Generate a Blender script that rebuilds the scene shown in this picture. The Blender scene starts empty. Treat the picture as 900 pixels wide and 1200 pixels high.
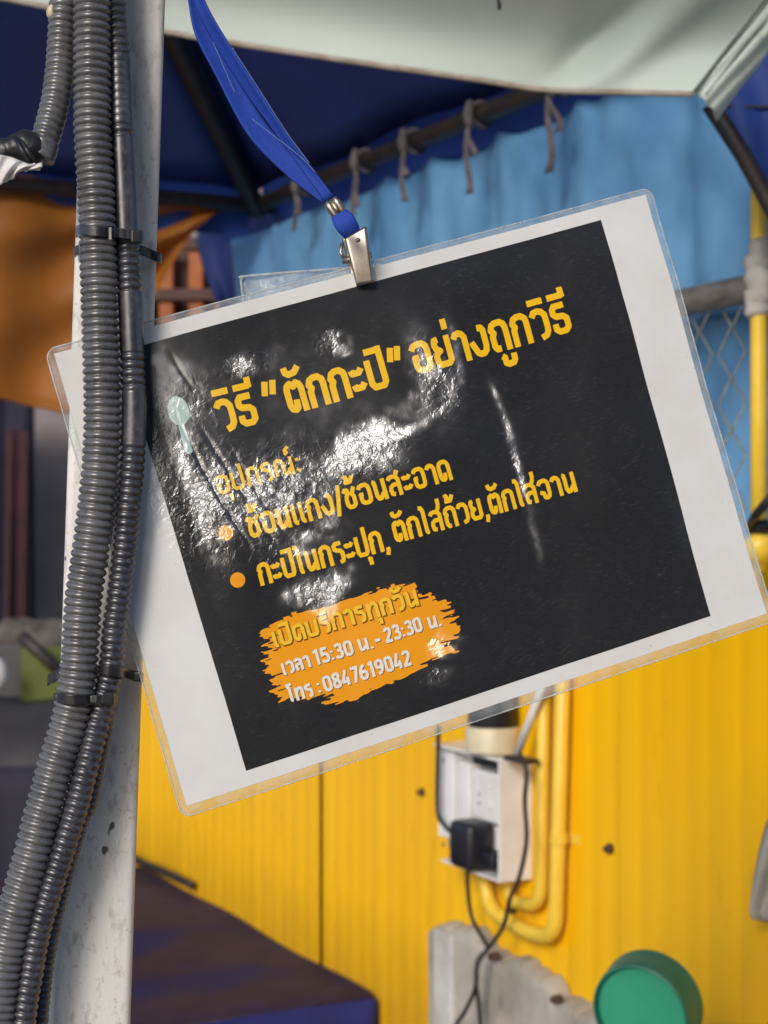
import bpy, math, random
import numpy as np
from mathutils import Vector

random.seed(7)
rng = np.random.default_rng(11)
R = math.radians

# ------------------------------------------------------------------ camera, world, sun, exposure
scene = bpy.context.scene
F = 2000.0            # focal length in photo pixels (900 x 1200 frame)
EYE = 1.5             # eye height above the ground
cam_d = bpy.data.cameras.new("camera")
cam_d.sensor_fit = 'AUTO'
cam_d.sensor_width = 36.0
cam_d.lens = F * 36.0 / 1200.0
cam_d.clip_start = 0.02
cam_d.clip_end = 3000.0
cam_d.dof.use_dof = True
cam_d.dof.focus_distance = 0.775
cam_d.dof.aperture_fstop = 16.0
cam = bpy.data.objects.new("camera", cam_d)
cam.location = (0, 0, EYE)
cam.rotation_euler = (R(90), 0, 0)
scene.collection.objects.link(cam)
scene.camera = cam

SUN_DIR = Vector((-0.33, -0.82, 0.45)).normalized()     # towards the sun
world = bpy.data.worlds.new("World")
scene.world = world
world.use_nodes = True
wn = world.node_tree
bg = wn.nodes["Background"]
sky = wn.nodes.new("ShaderNodeTexSky")
sky.sky_type = 'NISHITA'
sky.sun_disc = False
sky.sun_elevation = math.asin(SUN_DIR.z)
sky.sun_rotation = math.atan2(SUN_DIR.x, SUN_DIR.y)
sky.air_density = 0.7
sky.dust_density = 1.2
sky.ozone_density = 0.6
wn.links.new(sky.outputs[0], bg.inputs[0])
bg.inputs[1].default_value = 0.13

sun_d = bpy.data.lights.new("sun", 'SUN')
sun_d.energy = 1.5
sun_d.angle = R(17)
sun_d.color = (1.0, 0.96, 0.91)
sun = bpy.data.objects.new("sun", sun_d)
sun.rotation_euler = SUN_DIR.to_track_quat('Z', 'Y').to_euler()
sun.location = (-2, -4, 6)
scene.collection.objects.link(sun)

scene.view_settings.view_transform = 'Standard'
scene.view_settings.look = 'None'
scene.view_settings.exposure = 0.40
scene.view_settings.gamma = 1.0
scene.view_settings.use_curve_mapping = False
scene.render.engine = 'CYCLES'
scene.cycles.max_bounces = 8
scene.cycles.transparent_max_bounces = 16
scene.cycles.use_denoising = True

# ------------------------------------------------------------------ helpers
C = scene.collection


def tag(o, label=None, cat=None, group=None, kind=None):
    if cat and not kind: kind = "thing"
    if label: o["label"] = label
    if cat: o["category"] = cat
    if group: o["group"] = group
    if kind: o["kind"] = kind
    return o


def empty(name, loc, label, cat, group=None):
    o = bpy.data.objects.new(name, None)
    o.location = loc
    o.empty_display_size = 0.02
    C.objects.link(o)
    return tag(o, label, cat, group)


class MB:
    """collects shapes; build() links them as one mesh object"""

    def __init__(self):
        self.v = []; self.f = []; self.uv = None

    def add(self, v, f):
        k = len(self.v)
        self.v.extend([tuple(map(float, p)) for p in v])
        self.f.extend([tuple(i + k for i in q) for q in f])
        return self

    def box(self, o, ax, ay, az):
        """box from corner o along three edge vectors"""
        o, ax, ay, az = (np.array(q, float) for q in (o, ax, ay, az))
        v = [o, o + ax, o + ax + ay, o + ay, o + az, o + ax + az, o + ax + ay + az, o + ay + az]
        if np.dot(np.cross(ax, ay), az) > 0:
            f = [(0, 3, 2, 1), (4, 5, 6, 7), (0, 1, 5, 4), (1, 2, 6, 5), (2, 3, 7, 6), (3, 0, 4, 7)]
        else:
            f = [(0, 1, 2, 3), (4, 7, 6, 5), (0, 4, 5, 1), (1, 5, 6, 2), (2, 6, 7, 3), (3, 7, 4, 0)]
        return self.add(v, f)

    def tube(self, pts, rad, seg=12, cap=True):
        pts = [np.array(p, float) for p in pts]
        n = len(pts)
        rad = rad if hasattr(rad, '__len__') else [rad] * n
        fr = frames(pts)
        v = []; f = []
        for i in range(n):
            a, b = fr[i]
            for k in range(seg):
                t = 2 * math.pi * k / seg
                v.append(pts[i] + rad[i] * (math.cos(t) * a + math.sin(t) * b))
        for i in range(n - 1):
            for k in range(seg):
                k2 = (k + 1) % seg
                f.append((i * seg + k, i * seg + k2, (i + 1) * seg + k2, (i + 1) * seg + k))
        if cap:
            f.append(tuple(range(seg - 1, -1, -1)))
            f.append(tuple((n - 1) * seg + k for k in range(seg)))
        return self.add(v, f)

    def lathe(self, c0, ax_, prof_, seg=48):
        c0 = np.array(c0, float); ax_ = np.array(ax_, float)
        a = np.cross(ax_, [0, 0, 1.0]); a /= np.linalg.norm(a); b = np.cross(ax_, a)
        v = [c0 + ax_ * h + r * (math.cos(t) * a + math.sin(t) * b) for h, r in prof_ for t in np.linspace(0, 2 * math.pi, seg, endpoint=False)]
        f = [(i * seg + k, i * seg + (k + 1) % seg, (i + 1) * seg + (k + 1) % seg, (i + 1) * seg + k) for i in range(len(prof_) - 1) for k in range(seg)]
        return self.add(v, f)

    def grid(self, P):
        """P[i][j] grid of points"""
        P = np.asarray(P, float)
        a, b = P.shape[:2]
        f = []
        for i in range(a - 1):
            for j in range(b - 1):
                f.append((i * b + j, i * b + j + 1, (i + 1) * b + j + 1, (i + 1) * b + j))
        return self.add(P.reshape(-1, 3), f)

    def build(self, name, m, parent=None, smooth=True, bevel=0, thick=0, sub=0, auto=None):
        me = bpy.data.meshes.new(name)
        me.from_pydata(self.v, [], self.f)
        me.update()
        o = bpy.data.objects.new(name, me)
        C.objects.link(o)
        if parent is not None:
            o.parent = parent
            o.matrix_parent_inverse.identity()
            if any(abs(q) > 1e-9 for q in parent.location):
                L = Vector(parent.location)
                p = parent.parent
                while p is not None:
                    L = L + Vector(p.location); p = p.parent
                me.transform(__import__('mathutils').Matrix.Translation(-L))
        me.materials.append(m)
        if smooth:
            for p in me.polygons: p.use_smooth = True
        if auto is not None:
            me.set_sharp_from_angle(angle=R(auto))
        if thick:
            md = o.modifiers.new("thickness", 'SOLIDIFY'); md.thickness = thick; md.offset = -1
        if bevel:
            md = o.modifiers.new("bevel", 'BEVEL'); md.width = bevel; md.segments = 3
            md.limit_method = 'ANGLE'; md.angle_limit = R(40)
        if sub:
            md = o.modifiers.new("smooth", 'SUBSURF'); md.levels = sub; md.render_levels = sub
        return o


def frames(pts):
    """rotation-minimising frames along a polyline"""
    n = len(pts)
    T = []
    for i in range(n):
        a = pts[max(i - 1, 0)]; b = pts[min(i + 1, n - 1)]
        t = b - a
        T.append(t / (np.linalg.norm(t) + 1e-12))
    ref = np.array([0, -1.0, 0])
    if abs(T[0] @ ref) > 0.9: ref = np.array([0, 0, 1.0])
    a = ref - (ref @ T[0]) * T[0]; a /= np.linalg.norm(a)
    out = []
    for i in range(n):
        a = a - (a @ T[i]) * T[i]; a /= np.linalg.norm(a)
        out.append((a, np.cross(T[i], a)))
    return out


def smooth_path(pts, step):
    """Catmull-Rom through pts, resampled at even steps"""
    P = np.array(pts, float)
    P = np.vstack([2 * P[0] - P[1], P, 2 * P[-1] - P[-2]])
    S = []
    for i in range(1, len(P) - 2):
        for t in np.linspace(0, 1, 24, endpoint=False):
            p0, p1, p2, p3 = P[i - 1:i + 3]
            S.append(.5 * ((2 * p1) + (p2 - p0) * t + (2 * p0 - 5 * p1 + 4 * p2 - p3) * t * t + (3 * p1 - p0 - 3 * p2 + p3) * t ** 3))
    S.append(P[-2])
    S = np.array(S)
    L = np.r_[0, np.cumsum(np.linalg.norm(np.diff(S, axis=0), axis=1))]
    s = np.arange(0, L[-1], step)
    return np.c_[[np.interp(s, L, S[:, k]) for k in range(S.shape[1])]].T, s


def vnoise(U, V, scale, seed):
    """smooth value noise, about -1..1, feature size in mm"""
    g_ = np.random.default_rng(seed).uniform(-1, 1, (64, 64))
    x = np.asarray(U, float) / scale + 17.3; y = np.asarray(V, float) / scale + 9.1
    xi = np.floor(x).astype(int); yi = np.floor(y).astype(int)
    fx_ = x - xi; fy_ = y - yi
    fx_ = fx_ ** 3 * (fx_ * (fx_ * 6 - 15) + 10); fy_ = fy_ ** 3 * (fy_ * (fy_ * 6 - 15) + 10)
    a = g_[xi % 64, yi % 64]; b = g_[(xi + 1) % 64, yi % 64]; c = g_[xi % 64, (yi + 1) % 64]; d = g_[(xi + 1) % 64, (yi + 1) % 64]
    return (a * (1 - fx_) + b * fx_) * (1 - fy_) + (c * (1 - fx_) + d * fx_) * fy_


def at(px, py, Y):
    return np.array([(px - 450) / F * Y, Y, EYE + (600 - py) / F * Y])


# the yellow wall's plane: P0, along r (to the right, towards the eye), facing n
P0 = np.array([-0.013, 2.6]); RR = np.array([0.462, -0.887]); NN = np.array([-0.887, -0.462])


def on_plane(px, py, off, n2, p2):
    u = (px - 450) / F
    Y = (off + p2 @ n2) / (u * n2[0] + n2[1])
    return at(px, py, Y)


def wallpt(px, py, off=0.0):
    return on_plane(px, py, off, NN, P0)


def W(t, off, z):
    q = P0 + t * RR + off * NN
    return np.array([q[0], q[1], z])


def wall_tz(px, py, off=0.0):
    p = wallpt(px, py, off)
    return (p[:2] - P0) @ RR, p[2]


r3 = np.array([RR[0], RR[1], 0]); n3 = np.array([NN[0], NN[1], 0]); up3 = np.array([0, 0, 1.0])


# ------------------------------------------------------------------ materials
def new_mat(name):
    m = bpy.data.materials.new(name)
    m.use_nodes = True
    return m, m.node_tree.nodes, m.node_tree.links, m.node_tree.nodes["Principled BSDF"]


def tex(n, l, scale, detail=4, rough=.6, stretch=None, src='Object'):
    co = n.new("ShaderNodeTexCoord")
    t = n.new("ShaderNodeTexNoise")
    t.inputs['Scale'].default_value = scale; t.inputs['Detail'].default_value = detail
    t.inputs['Roughness'].default_value = rough
    if stretch:
        mp = n.new("ShaderNodeMapping"); mp.inputs['Scale'].default_value = stretch
        l.new(co.outputs[src], mp.inputs[0]); l.new(mp.outputs[0], t.inputs['Vector'])
    else:
        l.new(co.outputs[src], t.inputs['Vector'])
    return t


def ramp(n, l, src, stops):
    r = n.new("ShaderNodeValToRGB")
    e = r.color_ramp.elements
    while len(e) < len(stops): e.new(.5)
    for el, (p, c) in zip(e, stops):
        el.position = p
        el.color = c if len(c) == 4 else (*c, 1)
    l.new(src, r.inputs[0])
    return r


def mixc(n, l, fac, a, b):
    x = n.new("ShaderNodeMix"); x.data_type = 'RGBA'
    for s, val in ((0, fac), (6, a), (7, b)):
        if hasattr(val, 'is_linked') or hasattr(val, 'links'):
            l.new(val, x.inputs[s])
        else:
            x.inputs[s].default_value = val if s == 0 else (*val, 1)
    return x.outputs[2]


def pmat(name, col, rough=.6, col2=None, scale=30, lo=.4, hi=.65, bump=0, bscale=80, metallic=0, stretch=None,
         trans=0, detail=4, coat=0, rvar=0):
    m, n, l, b = new_mat(name)
    b.inputs['Base Color'].default_value = (*col, 1)
    b.inputs['Roughness'].default_value = rough
    b.inputs['Metallic'].default_value = metallic
    b.inputs['Coat Weight'].default_value = coat
    if col2 is not None:
        t = tex(n, l, scale, detail, stretch=stretch)
        r = ramp(n, l, t.outputs[0], [(lo, col), (hi, col2)])
        l.new(r.outputs[0], b.inputs['Base Color'])
        if rvar:
            mr = n.new("ShaderNodeMapRange"); mr.inputs[3].default_value = rough - rvar; mr.inputs[4].default_value = rough + rvar
            l.new(t.outputs[0], mr.inputs[0]); l.new(mr.outputs[0], b.inputs['Roughness'])
    if bump:
        t2 = tex(n, l, bscale, 5, stretch=stretch)
        bp = n.new("ShaderNodeBump"); bp.inputs['Strength'].default_value = bump; bp.inputs['Distance'].default_value = .002
        l.new(t2.outputs[0], bp.inputs['Height']); l.new(bp.outputs[0], b.inputs['Normal'])
    if trans:
        tr = n.new("ShaderNodeBsdfTranslucent"); ms = n.new("ShaderNodeMixShader")
        tr.inputs[0].default_value = (*col, 1); ms.inputs[0].default_value = trans
        out = n["Material Output"]
        l.new(b.outputs[0], ms.inputs[1]); l.new(tr.outputs[0], ms.inputs[2]); l.new(ms.outputs[0], out.inputs[0])
    return m


M = {}
M['ground'] = pmat("ground_concrete", (.16, .155, .145), .9, (.24, .23, .21), 6, bump=.4)
M['navy'] = pmat("navy_tarp", (.012, .045, .24), .55, (.008, .034, .18), 5, bump=.25, bscale=14, trans=.06)
M['navy_cloth'] = pmat("navy_drape", (.010, .024, .12), .7, (.014, .03, .15), 9, bump=.3, bscale=20)
M['blue'] = pmat("light_blue_tarp", (.15, .36, .60), .5, (.095, .26, .50), 6, bump=.5, bscale=12, trans=.12)
M['orange'] = pmat("orange_tarp", (.35, .120, .011), .6, (.26, .088, .009), 5, bump=.3, bscale=14, trans=.1)
M['awning'] = pmat("white_awning_cloth", (.76, .84, .785), .5, (.70, .78, .725), 3, bump=.2, bscale=18, trans=.38)
M['dark_steel'] = pmat("dark_steel", (.02, .018, .02), .5, (.045, .03, .022), 40)
M['grey_pipe'] = pmat("weathered_galvanised", (.30, .27, .24), .5, (.17, .14, .12), 25, stretch=(1, 1, 4), metallic=.3)
M['wire'] = pmat("fence_wire", (.30, .33, .30), .5, (.2, .17, .13), 60, metallic=.4)
M['yellow_pipe'] = pmat("yellow_painted_pipe", (.84, .56, .055), .4, (.78, .49, .03), 14)
M['tape_white'] = pmat("grubby_white_tape", (.52, .49, .43), .6, (.38, .34, .30), 40)
M['tie'] = pmat("grey_cloth_tie", (.075, .065, .068), .85, (.14, .115, .115), 50)
M['plastic_white'] = pmat("aged_white_plastic", (.80, .79, .77), .4, (.70, .68, .65), 12)
M['plastic_grey'] = pmat("grey_plastic_shade", (.36, .36, .35), .5)
M['cream'] = pmat("cream_plastic", (.66, .58, .40), .45, (.56, .47, .30), 25)
M['black'] = pmat("black_plastic", (.012, .012, .016), .4)
M['black_rubber'] = pmat("black_cable", (.02, .018, .02), .5)
M['concrete'] = pmat("plinth_concrete", (.42, .38, .32), .9, (.28, .25, .20), 9, bump=.35, bscale=60)
M['plaster'] = pmat("pale_plaster", (.55, .54, .50), .85, (.42, .40, .36), 20, bump=.4, bscale=50)
M['rust'] = pmat("rusty_screw", (.05, .03, .02), .7, (.10, .05, .03), 90)
M['green'] = pmat("green_plastic", (.042, .40, .225), .42, (.034, .34, .19), 12)
M['green_dark'] = pmat("dark_green_plastic", (.012, .17, .125), .38, (.010, .14, .10), 12)
M['greycloth'] = pmat("grey_cloth", (.42, .40, .36), .8, (.32, .30, .26), 20)
M['grey_wall'] = pmat("grey_back_wall", (.30, .25, .23), .85, (.22, .18, .17), 4)
M['red_cloth'] = pmat("maroon_cloth", (.05, .012, .012), .8, (.03, .008, .012), 10)
M['night_cloth'] = pmat("blue_black_cloth", (.018, .016, .035), .8, (.01, .01, .022), 10)
M['olive'] = pmat("olive_board", (.13, .16, .025), .6, (.11, .13, .02), 12)
M['sack'] = pmat("grey_sacking", (.14, .12, .10), .9, (.07, .058, .05), 22, bump=.5)
M['slab'] = pmat("dark_grey_cover", (.046, .042, .043), .7, (.032, .029, .032), 10)
M['orange_slat'] = pmat("orange_slats", (.42, .105, .006), .5, (.30, .065, .006), 10)
M['brown_rail'] = pmat("brown_rails", (.09, .028, .015), .6, (.06, .02, .012), 12)
M['steel'] = pmat("nickel_clip", (.50, .44, .38), .36, (.42, .365, .31), 300, metallic=1)
M['strap'] = pmat("blue_webbing", (.008, .050, .36), .75, (.006, .038, .29), 900, bump=.3, bscale=1500)
M['stitch'] = pmat("pale_stitching", (.16, .24, .48), .7)
M['tape_black'] = pmat("black_tape", (.012, .012, .013), .35, (.02, .02, .022), 90, bump=.4, bscale=200)
M['rag'] = pmat("white_rag", (.72, .70, .66), .75, (.55, .52, .48), 60, bump=.4, bscale=120)

# table cover: royal blue cloth with purple-brown grime on its top
def table_mat():
    m, n, l, b = new_mat("grimy_blue_table_cover")
    b.inputs['Roughness'].default_value = .7
    b.inputs['Specular IOR Level'].default_value = .25
    t = tex(n, l, 3.2, 6, .6); t2 = tex(n, l, 16, 5, .65)
    r = ramp(n, l, t.outputs[0], [(.38, (.012, .016, .10)), (.46, (.030, .021, .055)), (.62, (.046, .033, .056))])
    r2 = ramp(n, l, t2.outputs[0], [(.35, (.7, .7, .7)), (.7, (1.15, 1.1, 1.05))])
    x = n.new("ShaderNodeMix"); x.data_type = 'RGBA'; x.blend_type = 'MULTIPLY'; x.inputs[0].default_value = .8
    l.new(r.outputs[0], x.inputs[6]); l.new(r2.outputs[0], x.inputs[7])
    l.new(x.outputs[2], b.inputs['Base Color'])
    bp = n.new("ShaderNodeBump"); bp.inputs['Strength'].default_value = .5; bp.inputs['Distance'].default_value = .01
    l.new(t.outputs[0], bp.inputs['Height']); l.new(bp.outputs[0], b.inputs['Normal'])
    return m
M['table_top'] = table_mat()
M['table_side'] = pmat("royal_blue_skirt", (.012, .022, .17), .5, (.009, .016, .12), 8, bump=.3, bscale=10)


def yellow_mat():
    m, n, l, b = new_mat("yellow_sheet_metal")
    b.inputs['Roughness'].default_value = .5
    b.inputs['Specular IOR Level'].default_value = .25
    t = tex(n, l, 2.2, 5, .6, stretch=(1, 1, .25)); t2 = tex(n, l, 22, 6, .7, stretch=(1, 1, .35))
    r = ramp(n, l, t.outputs[0], [(.3, (.72, .375, .0006)), (.55, (.82, .440, .0008)), (.75, (.84, .47, .001))])
    r2 = ramp(n, l, t2.outputs[0], [(.28, (.55, .45, .3)), (.42, (1, 1, 1))])
    x = n.new("ShaderNodeMix"); x.data_type = 'RGBA'; x.blend_type = 'MULTIPLY'; x.inputs[0].default_value = .35
    l.new(r.outputs[0], x.inputs[6]); l.new(r2.outputs[0], x.inputs[7])
    # splash dirt along the foot of the wall
    co = n.new("ShaderNodeTexCoord"); sp = n.new("ShaderNodeSeparateXYZ"); l.new(co.outputs['Object'], sp.inputs[0])
    ad = n.new("ShaderNodeMath"); ad.operation = 'MULTIPLY_ADD'; ad.inputs[1].default_value = -.22
    l.new(t2.outputs[0], ad.inputs[0]); l.new(sp.outputs['Z'], ad.inputs[2])
    d = ramp(n, l, ad.outputs[0], [(.66, (1, 1, 1)), (.80, (0, 0, 0))])
    mul = n.new("ShaderNodeMath"); mul.operation = 'MULTIPLY'; mul.inputs[1].default_value = .45
    l.new(d.outputs[0], mul.inputs[0])
    l.new(mixc(n, l, mul.outputs[0], x.outputs[2], (.34, .17, .012)), b.inputs['Base Color'])
    return m
M['yellow'] = yellow_mat()


def pole_mat():
    """chipped, dirty off-white paint on a steel tube"""
    m, n, l, b = new_mat("chipped_white_paint")
    t1 = tex(n, l, 18, 6, .7, stretch=(1, 1, .5)); t2 = tex(n, l, 210, 6, .75, stretch=(1, 1, .4)); t3 = tex(n, l, 300, 3, .6)
    base = ramp(n, l, t1.outputs[0], [(.30, (.58, .55, .49)), (.5, (.70, .675, .63)), (.7, (.76, .735, .69))])
    spk = ramp(n, l, t3.outputs[0], [(.62, (0, 0, 0)), (.72, (1, 1, 1))])
    c1 = mixc(n, l, spk.outputs[0], base.outputs[0], (.45, .42, .37))
    # grey scuffs denser near the lower end
    co = n.new("ShaderNodeTexCoord"); sp = n.new("ShaderNodeSeparateXYZ"); l.new(co.outputs['Object'], sp.inputs[0])
    mr = n.new("ShaderNodeMapRange"); mr.inputs[1].default_value = 1.30; mr.inputs[2].default_value = 1.48
    mr.inputs[3].default_value = .085; mr.inputs[4].default_value = -.02
    l.new(sp.outputs['Z'], mr.inputs[0])
    ad = n.new("ShaderNodeMath"); ad.operation = 'ADD'
    l.new(t2.outputs[0], ad.inputs[0]); l.new(mr.outputs[0], ad.inputs[1])
    sc = ramp(n, l, ad.outputs[0], [(.61, (0, 0, 0)), (.73, (.6, .6, .6))])
    c2 = mixc(n, l, sc.outputs[0], c1, (.34, .31, .27))
    # a few deep chips down to bare grey metal
    v = n.new("ShaderNodeTexNoise"); v.inputs['Scale'].default_value = 55; v.inputs['Detail'].default_value = 3
    mp = n.new("ShaderNodeMapping"); mp.inputs['Location'].default_value = (3.1, 1.7, 4.4); mp.inputs['Scale'].default_value = (1, 1, .6)
    l.new(co.outputs['Object'], mp.inputs[0]); l.new(mp.outputs[0], v.inputs['Vector'])
    ch = ramp(n, l, v.outputs[0], [(.695, (0, 0, 0)), (.71, (1, 1, 1))])
    c3 = mixc(n, l, ch.outputs[0], c2, (.09, .085, .08))
    l.new(c3, b.inputs['Base Color'])
    b.inputs['Roughness'].default_value = .42
    bp = n.new("ShaderNodeBump"); bp.inputs['Strength'].default_value = .25; bp.inputs['Distance'].default_value = .0006
    l.new(ad.outputs[0], bp.inputs['Height']); l.new(bp.outputs[0], b.inputs['Normal'])
    return m
M['pole'] = pole_mat()


def conduit_mat(name, col, rough):
    m, n, l, b = new_mat(name)
    t = tex(n, l, 60, 5, .7); t2 = tex(n, l, 420, 3, .6)
    r = ramp(n, l, t.outputs[0], [(.35, col), (.62, tuple(c * 1.9 + .006 for c in col))])
    d = ramp(n, l, t2.outputs[0], [(.52, (0, 0, 0)), (.74, (1, 1, 1))])
    mu = n.new("ShaderNodeMath"); mu.operation = 'MULTIPLY'; mu.inputs[1].default_value = .5
    l.new(d.outputs[0], mu.inputs[0])
    l.new(mixc(n, l, mu.outputs[0], r.outputs[0], (.17, .16, .145)), b.inputs['Base Color'])
    mr = n.new("ShaderNodeMapRange"); mr.inputs[3].default_value = rough - .08; mr.inputs[4].default_value = rough + .14
    l.new(t.outputs[0], mr.inputs[0]); l.new(mr.outputs[0], b.inputs['Roughness'])
    b.inputs['Specular IOR Level'].default_value = .85
    return m
M['conduit'] = conduit_mat("grey_black_conduit", (.066, .066, .067), .25)
M['conduit_dark'] = conduit_mat("black_conduit", (.024, .024, .030), .29)


def sheet_mat(name, col, dirt=0, rough=.34):
    """printed paper under glossy wrinkled laminate; the wrinkle attribute drives the coat's bumps"""
    m, n, l, b = new_mat(name)
    b.inputs['Base Color'].default_value = (*col, 1)
    b.inputs['Roughness'].default_value = rough
    b.inputs['Specular IOR Level'].default_value = .0
    b.inputs['Coat Weight'].default_value = 1.0
    b.inputs['Coat Roughness'].default_value = .15
    b.inputs['Coat IOR'].default_value = 1.68
    uv = n.new("ShaderNodeUVMap"); uv.uv_map = "sheet"
    at_ = n.new("ShaderNodeAttribute"); at_.attribute_name = "wrinkle"
    def nz(scale, det, ro, st=(1, 1, 1), dist=0):
        mp = n.new("ShaderNodeMapping"); mp.inputs['Scale'].default_value = st
        mp.inputs['Rotation'].default_value = (0, 0, R(-25))
        t = n.new("ShaderNodeTexNoise"); t.inputs['Scale'].default_value = scale; t.inputs['Detail'].default_value = det
        t.inputs['Roughness'].default_value = ro; t.inputs['Distortion'].default_value = dist
        l.new(uv.outputs[0], mp.inputs[0]); l.new(mp.outputs[0], t.inputs['Vector'])
        return t
    # uv unit = 1 mm
    a = nz(.26, 3, .55, (1, 1, 1), .6)      # crinkle of about 4 mm
    c = nz(.055, 2, .5)                     # slow ripple
    f = nz(1.1, 2, .5, (1, .5, 1))          # fine pebble
    mul = n.new("ShaderNodeMath"); mul.operation = 'MULTIPLY'; l.new(a.outputs[0], mul.inputs[0]); l.new(at_.outputs['Fac'], mul.inputs[1])
    mf = n.new("ShaderNodeMath"); mf.operation = 'MULTIPLY_ADD'; mf.inputs[1].default_value = .012
    l.new(f.outputs[0], mf.inputs[0]); l.new(mul.outputs[0], mf.inputs[2])
    mc = n.new("ShaderNodeMath"); mc.operation = 'MULTIPLY_ADD'; mc.inputs[1].default_value = .10
    l.new(c.outputs[0], mc.inputs[0]); l.new(mf.outputs[0], mc.inputs[2])
    bp = n.new("ShaderNodeBump"); bp.inputs['Strength'].default_value = 1.0; bp.inputs['Distance'].default_value = .0012
    an = n.new("ShaderNodeAttribute"); an.attribute_name = "film_normal"
    l.new(an.outputs['Vector'], bp.inputs['Normal'])
    l.new(mc.outputs[0], bp.inputs['Height']); l.new(bp.outputs[0], b.inputs['Coat Normal'])
    # milky second lobe of the scuffed film
    gl = n.new("ShaderNodeBsdfGlossy"); gl.inputs['Color'].default_value = (.05, .05, .05, 1); gl.inputs['Roughness'].default_value = .36
    bp2 = n.new("ShaderNodeBump"); bp2.inputs['Strength'].default_value = .5; bp2.inputs['Distance'].default_value = .0010
    l.new(an.outputs['Vector'], bp2.inputs['Normal']); l.new(mc.outputs[0], bp2.inputs['Height']); l.new(bp2.outputs[0], gl.inputs['Normal'])
    ash = n.new("ShaderNodeAddShader"); l.new(b.outputs[0], ash.inputs[0]); l.new(gl.outputs[0], ash.inputs[1])
    l.new(ash.outputs[0], n["Material Output"].inputs[0])
    # faint dust and scratches on the laminate
    s1 = nz(.9, 6, .75, (.25, 1.6, 1)); s2 = nz(.09, 4, .6)
    rr = ramp(n, l, s1.outputs[0], [(.53, (0, 0, 0)), (.74, (1, 1, 1))])
    r2 = ramp(n, l, s2.outputs[0], [(.36, (0, 0, 0)), (.70, (1, 1, 1))])
    m1 = n.new("ShaderNodeMath"); m1.operation = 'MULTIPLY'; l.new(rr.outputs[0], m1.inputs[0]); l.new(r2.outputs[0], m1.inputs[1])
    m2 = n.new("ShaderNodeMath"); m2.operation = 'MULTIPLY'; m2.inputs[1].default_value = .34 if sum(col) < .2 else .12
    l.new(m1.outputs[0], m2.inputs[0])
    cc = mixc(n, l, m2.outputs[0], col, (.30, .29, .27))
    if dirt:
        s3 = nz(.45, 3, .6); k = ramp(n, l, s3.outputs[0], [(.70, (0, 0, 0)), (.73, (1, 1, 1))])
        m3 = n.new("ShaderNodeMath"); m3.operation = 'MULTIPLY'; m3.inputs[1].default_value = .55
        l.new(k.outputs[0], m3.inputs[0])
        cc = mixc(n, l, m3.outputs[0], cc, (.22, .19, .16))
        s4 = nz(.03, 3, .6); k4 = ramp(n, l, s4.outputs[0], [(.4, (1, 1, 1)), (.75, (.93, .91, .88))])
        x = n.new("ShaderNodeMix"); x.data_type = 'RGBA'; x.blend_type = 'MULTIPLY'; x.inputs[0].default_value = 1
        l.new(cc, x.inputs[6]); l.new(k4.outputs[0], x.inputs[7]); cc = x.outputs[2]
    l.new(cc, b.inputs['Base Color'])
    return m


M['paper'] = sheet_mat("laminated_white_paper", (.75, .745, .725), dirt=1)
M['ink_black'] = sheet_mat("laminated_black_ink", (.017, .017, .018))
M['ink_yellow'] = sheet_mat("laminated_yellow_ink", (.92, .53, .010))
M['ink_gold'] = sheet_mat("laminated_gold_ink", (.92, .56, .03))
M['ink_orange'] = sheet_mat("laminated_orange_ink", (.88, .34, .008))
M['ink_brown'] = sheet_mat("laminated_brown_ink", (.20, .075, .006))
M['ink_white'] = sheet_mat("laminated_white_ink", (.80, .77, .70))
M['ink_mint'] = sheet_mat("laminated_mint_ink", (.40, .55, .50))


def clear_mat(name, haze, tint=(.95, .97, .97), rough=.12, bump=.4):
    m, n, l, b = new_mat(name)
    out = n["Material Output"]
    b.inputs['Base Color'].default_value = (.72, .74, .74, 1)
    b.inputs['Roughness'].default_value = rough
    b.inputs['Specular IOR Level'].default_value = .7
    tr = n.new("ShaderNodeBsdfTransparent"); tr.inputs[0].default_value = (*tint, 1)
    ms = n.new("ShaderNodeMixShader"); ms.inputs[0].default_value = haze
    t = tex(n, l, 130, 4, .65)
    mr = n.new("ShaderNodeMapRange"); mr.inputs[1].default_value = .35; mr.inputs[2].default_value = .7
    mr.inputs[3].default_value = haze * .55; mr.inputs[4].default_value = haze * 1.7
    l.new(t.outputs[0], mr.inputs[0]); l.new(mr.outputs[0], ms.inputs[0])
    bp = n.new("ShaderNodeBump"); bp.inputs['Strength'].default_value = bump; bp.inputs['Distance'].default_value = .002
    l.new(t.outputs[0], bp.inputs['Height']); l.new(bp.outputs[0], b.inputs['Normal'])
    l.new(tr.outputs[0], ms.inputs[1]); l.new(b.outputs[0], ms.inputs[2]); l.new(ms.outputs[0], out.inputs[0])
    return m
M['laminate'] = clear_mat("clear_laminate_edge", .17, bump=.12)
M['seam'] = clear_mat("laminate_seam", .40, bump=.2)
M['sleeve'] = clear_mat("clear_sleeve", .22, bump=1.0)

# ------------------------------------------------------------------ ground
g = MB(); g.grid([[(-400, -400, 0), (400, -400, 0)], [(-400, 400, 0), (400, 400, 0)]])
tag(g.build("ground", M['ground']), "grey concrete ground of the market stall", "ground", kind="structure")

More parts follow.
